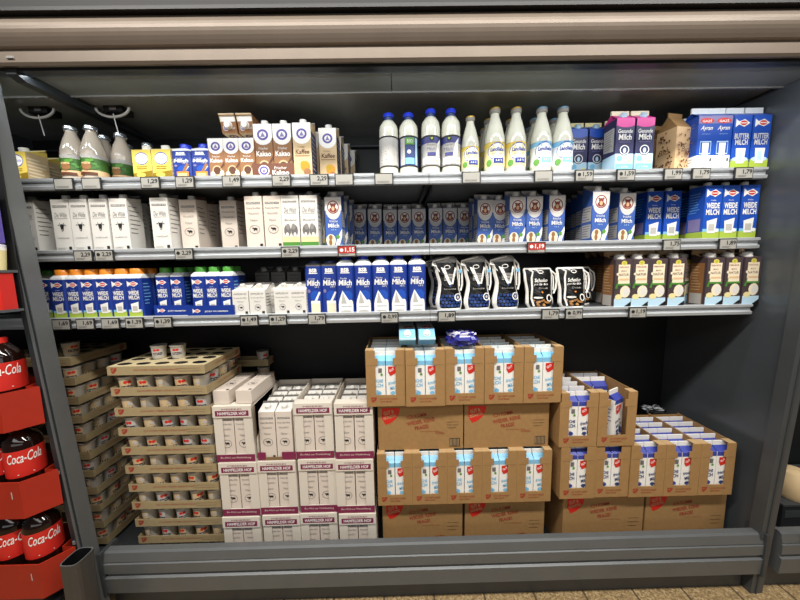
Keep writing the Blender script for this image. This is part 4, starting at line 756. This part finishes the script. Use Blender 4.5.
def fillbox(bx, by, bz, key, rows, where, group, skip=()):
    for i in range(2):
        for j in rows:
            if (i, j) in skip: continue
            K[key if i else key+'_plain'].put((bx+(i-.5)*.065, by-.1225+.026+j*.0475, bz+.003), f'milk carton {["left","right"][i]} in rank {j+1} of {where}', group)
for k in range(2):
    cx = -.21+.170+k*.345
    BGB.put((cx+.004, .01+.135, .0905), f'closed brown milk box, {["left","right"][k]}, lowest tier of the centre pile', 'closed brown boxes'); BGL.put((cx, .0+.135, Z2), f'closed brown milk box, {["left","right"][k]}, under the top row of the centre pile', 'closed brown boxes')
for k in range(5):
    bx = -.217+.07+k*.1395; by = -.022+.1225
    GN.put((bx, by, Z1), f'brown display box {ORD[k+1]} from left in the middle row of the centre pile', 'brown display boxes'); fillbox(bx, by, Z1, 'gut_light', (0, 1), f'centre pile middle row box {ORD[k+1]}', 'light blue milk cartons')
    bx = x0+.075+k*.151; by = YF+.1225-(.006 if k == 1 else 0)
    GB.put((bx, by, Z3), f'brown display box {ORD[k+1]} from left in the top row of the centre pile', 'brown display boxes'); fillbox(bx, by, Z3, 'gut_light', (0, 1, 2, 3, 4), f'centre pile top row box {ORD[k+1]}', 'light blue milk cartons')
# loose cartons lying on top of the pile, ends towards the viewer
for k, (u, lb) in enumerate([(407.5, 'left'), (427.5, 'right')]):
    p = at(u, 336, -.03)
    K['gut_lying'].put((p.x, .185, Z3+.2285+.0315), f'{lb} blue and white milk carton lying on the centre pile', 'lying blue cartons', rot=(math.pi/2, math.pi, 0))
def crumple(name, rx, ry, rz, mats, label, loc, cat, seed):
    r = random.Random(seed); b = B(); n, m_ = 22, 12; vs = []; fs = []; mm = []
    for j in range(m_+1):
        th = math.pi*j/m_
        for i in range(n):
            ph = 2*math.pi*i/n; q = 1+r.uniform(-.2, .2)
            x, y, z = math.sin(th)*math.cos(ph), math.sin(th)*math.sin(ph), math.cos(th); e = lambda c: math.copysign(abs(c)**.6, c)
            vs.append((rx*e(x)*q, ry*e(y)*q, max(0, rz*(1+e(z)*q))))
    for j in range(m_):
        for i in range(n): fs.append((j*n+i, (j+1)*n+i, (j+1)*n+(i+1) % n, j*n+(i+1) % n)); mm.append(mats[int(r.random()*len(mats))] if j < 5 else mats[-1])
    b.add(vs, fs, mm, False); o = obj(name, b); o.location = loc; setp(o, label, cat); return o
p = at(463, 340, 0.0)
crumple('crumpled_film_pack', .058, .05, .026, ['plastic_wrap', 'plastic_wrap', 'wrap_blue'], 'crumpled blue and white plastic film on the third top display box', (p.x, .03, Z3+.224), 'plastic film', 4)
# right pile
XRP = .512
for k in range(2):
    BGR.put((XRP+.038+.168+k*.347, .0+.135, .0905), f'closed brown milk box, {["left","right"][k]}, at the bottom of the right pile', 'closed brown boxes')
ZR1 = .0905+.2805; ZR2 = ZR1+.2225
for k in range(5):
    bx = XRP+.07+k*.1402; by = YF+.1225+.004*(k == 1)
    GN.put((bx, by, ZR1), f'brown display box {ORD[k+1]} from left in the lower row of the right pile', 'brown display boxes'); fillbox(bx, by, ZR1, 'gut_dark', (0, 1, 2, 3, 4) if k > 1 else (0, 1), f'right pile lower row box {ORD[k+1]}', 'dark blue milk cartons')
for k in range(2):
    bx = .500+.075+k*.1515; by = YF+.1225
    GB.put((bx, by, ZR2), f'brown display box, {["left","right"][k]}, on top of the right pile', 'brown display boxes')
    fillbox(bx, by, ZR2, 'gut_dark', (0, 1, 2, 3, 4), f'right pile {["left","right"][k]} top box', 'dark blue milk cartons', () if k == 0 else ((0, 0), (1, 0), (0, 1), (1, 1), (0, 2), (1, 2)))
    if k: K['gut_dark'].put((bx+.008, by-.085, ZR2+.003), 'single milk carton standing turned in the half empty top right box', 'dark blue milk cartons', .5)
p = at(652, 411, .24); crumple('clear_film', .05, .03, .012, ['clear_film', 'black'], 'crumpled clear film behind the right pile of display boxes', (p.x+.05, .29, ZR1+.19), 'plastic film', 9)
# ---------------------------------------------------------------- ceiling fittings
def hook(u, v, lb):
    p = at(u, v, .1); e = empty('ceiling_fitting', (p.x, .1, ZC), lb, 'ceiling fitting', 'ceiling fittings')
    b = B(); b.prism_z([(-.035, -.02), (.035, -.02), (.035, .03), (-.035, .03)], -.022, 0, 'black'); b.box(-.012, .012, -.0215, -.02, -.016, -.006, 'ink_grey'); obj('housing', b, e)
    b = B(); b.tube([(.062*math.cos(a), -.021, -.008-.034*math.sin(a)) for a in [math.pi*i/14 for i in range(15)]], .0045, 'light_grey'); obj('curved_rim', b, e)
    b = B(); b.tube([(.0, -.02, -.03), (.006, -.02, -.07), (.012, -.02, -.105)], .0016, 'white'); obj('hanging_cord', b, e)
hook(43, 106, 'ceiling fitting with hanging cord left of the ceiling bar'); hook(117, 106, 'ceiling fitting with hanging cord right of the ceiling bar')
# ---------------------------------------------------------------- display rack and cola stack left of the post
rk = empty('display_rack', (-1.552, -.185, -.02), 'grey display rack at the left edge beyond the post', 'rack')
b = B(); b.box(-.24, .222, .025, .03, 1.225, 1.85, 'back_grey'); obj('back_panel', b, rk)
b = B(); b.box(-.24, .225, -.025, .025, 1.337, 1.345, 'shelf_board'); obj('shelf_board', b, rk)
b = B(); b.box(-.24, .225, -.03, -.025, 1.318, 1.357, 'rail'); f = front(b, -.03); f.rect(.10, 1.325, .15, 1.351, 'tag_paper'); f.rect(.17, 1.325, .215, 1.351, 'tag_paper'); obj('price_rail', b, rk)
b = B(); b.box(-.275, -.24, 0, .03, .02, 1.85, 'post'); obj('upright', b, rk)
b = B(); b.box(-.24, .225, -.025, .025, 1.215, 1.223, 'shelf_board'); obj('shelf_board', b, rk)
def simplepack(name, w, d, h, mt, fn, cat):
    b = B(); b.box(-w/2, w/2, -d/2, d/2, 0, h, mt); fn(front(b, -d/2), w, h); return Kind(name, cat, [('pack', b)])
pp = simplepack('purple_pack', .09, .03, .16, 'purple', lambda f, w, h: (f.rect(-w*.4, h*.1, w*.4, h*.35, 'lav'), f.ell(0, h*.65, w*.3, h*.15, 'violet')), 'box')
for k in range(4): pp.put((-1.374-.095*k, -.193, 1.4072), f'purple pack on the dessert cups, {ORD[k+1]} from the left post', 'purple packs')
b = B(); b.lathe([(.018, 0), (.0235, .06), (.024, .066), (.024, .07)], ['pale_yellow', 'white', 'white'], 18); l = B(); l.lathe([(.0245, .07), (.0245, .076), (.02, .0815)], 'plastic_wrap', 18)
dc = Kind('dessert_cup', 'dessert cup', [('cup', b), ('clear_lid', l)])
for k in range(7): dc.put((-1.355-.052*k, -.187, 1.3253), f'cream dessert cup on the left rack, {ORD[k+1]} from the post', 'dessert cups on the rack')
rp = simplepack('red_pack', .09, .035, .112, 'red', lambda f, w, h: (f.rect(-w/2, h*.84, w/2, h, 'yellow'), f.rect(-w*.3, h*.1, w*.25, h*.6, 'gold'), f.ell(0, h*.92, w*.14, h*.06, 'deep_blue')), 'box')
for k in range(4): rp.put((-1.376-.095*k, -.188, 1.2033), f'red and yellow pack on the lower rack shelf, {ORD[k+1]} from the post', 'red packs on the rack')
def colabottle():
    b = B(); R = .0455
    b.lathe([(R*.8, 0), (R, .012), (R*.95, .06), (R, .1), (R, .232), (R*.88, .247), (.018, .272), (.0135, .276), (.0135, .280)], 'cola', 24)
    l = B(); l.lathe([(R+.0005, .125), (R+.0005, .216)], 'red', 24); f = cyl(l, R+.0009); f.text('Coca-Cola', 0, .192, .08, .034, 'white', .35, .01); f.lines(-.02, .02, .13, .14, 1, 'white', .002)
    c = B(); c.lathe([(.0155, .276), (.0155, .291), (.013, .293)], 'red', 16)
    return Kind('cola_bottle', 'cola bottle', [('plastic_bottle', b), ('wrap_label', l), ('screw_cap', c)])
CB = colabottle()
def crate():
    b = B(); W, D, H, c, t = .46, .165, .128, .055, .003
    oc = lambda k: [(-W/2+k, -D/2+k), (W/2-c-k*.4, -D/2+k), (W/2-k*2, -D/2+.063-k*.2), (W/2-.047-k, -D/2+.066), (W/2-.047-k, D/2-k), (-W/2+k, D/2-k)]
    b.prism_z(oc(0), 0, .003, 'red_crate')
    o, i = oc(0), oc(t); n = len(o)
    b.add([(x, y, .003) for x, y in o]+[(x, y, H) for x, y in o]+[(x, y, H) for x, y in i]+[(x, y, .003) for x, y in i],
          [(k, (k+1) % n, n+(k+1) % n, n+k) for k in range(n)]+[(n+k, n+(k+1) % n, 2*n+(k+1) % n, 2*n+k) for k in range(n)]+[(2*n+k, 2*n+(k+1) % n, 3*n+(k+1) % n, 3*n+k) for k in range(n)], 'red_crate')
    f = front(b, -D/2); f.rect(.145, .07, .148, .095, 'light_grey'); f.rect(.03, .04, .033, .065, 'light_grey')
    return Kind('cola_tray', 'cardboard tray', [('tray', b)])
CT = crate()
CX, CY = -1.517, -.136
pl = empty('pallet', (CX, CY, 0), 'black pallet under the red cola trays', 'pallet')
b = B(); b.box(-.23, .17, -.082, .08, .18, .216, 'pallet'); obj('top_deck', b, pl)
for q in (-.19, 0, .15):
    b = B(); b.box(q-.04, q+.04, -.08, .078, 0, .18, 'pallet'); obj('block', b, pl)
for t in range(3):
    z = .2165+.297*t; nm = ['bottom', 'middle', 'top'][t]
    CT.put((CX-.018*t, CY, z), f'red cardboard cola tray, {nm} one of the stack', 'red cola trays')
    for i in range(4):
        CB.put((CX-.018*t-.162+.0965*i, CY-.02, z+.0035), f'cola bottle {ORD[4-i]} from the post in the {nm} red tray', 'cola bottles', .72+.08*((i*5+t*3) % 4))
# bumper bin in front of the post
b = B(); p = at(76, 545, -.2)
n = 20; sg = lambda c: math.copysign(abs(c)**.5, c); pts = [(.03*sg(math.cos(a)), .034*sg(math.sin(a))) for a in [2*math.pi*i/n for i in range(n)]]; inn = [(x*.9, y*.9) for x, y in pts]
b.prism_z(pts, 0, .365, 'bin_grey', top=False); b.prism_z(inn[::-1], .02, .365, 'black', top=False, bottom=False)
b.add([(x, y, .365) for x, y in pts]+[(x, y, .365) for x, y in inn], [(i, (i+1) % n, n+(i+1) % n, n+i) for i in range(n)], 'rail')
o = obj('waste_bin', b); o.location = (p.x+.012, -.212, 0); setp(o, 'slim dark grey bin standing before the left post', 'bin')
# things on the right neighbour
b = B(); b.box(-.08, .08, -.05, .05, 0, .10, 'ink'); b.box(-.07, .07, -.052, -.05, .05, .08, 'rail_dark'); b.box(-.082, .082, -.053, .052, .10, .108, 'rail_dark')
o = obj('black_container', b); o.location = (1.53, .03, .2003); setp(o, 'low black container in the cabinet at the right edge', 'container')
b = B(); b.lathe([(.055, 0), (.065, .02), (.062, .08), (.045, .11), (.02, .12)], 'tan', 18); o = obj('wrapped_bread', b); o.location = (1.555, .03, .3086); setp(o, 'beige wrapped item on the black container at right edge', 'food pack')
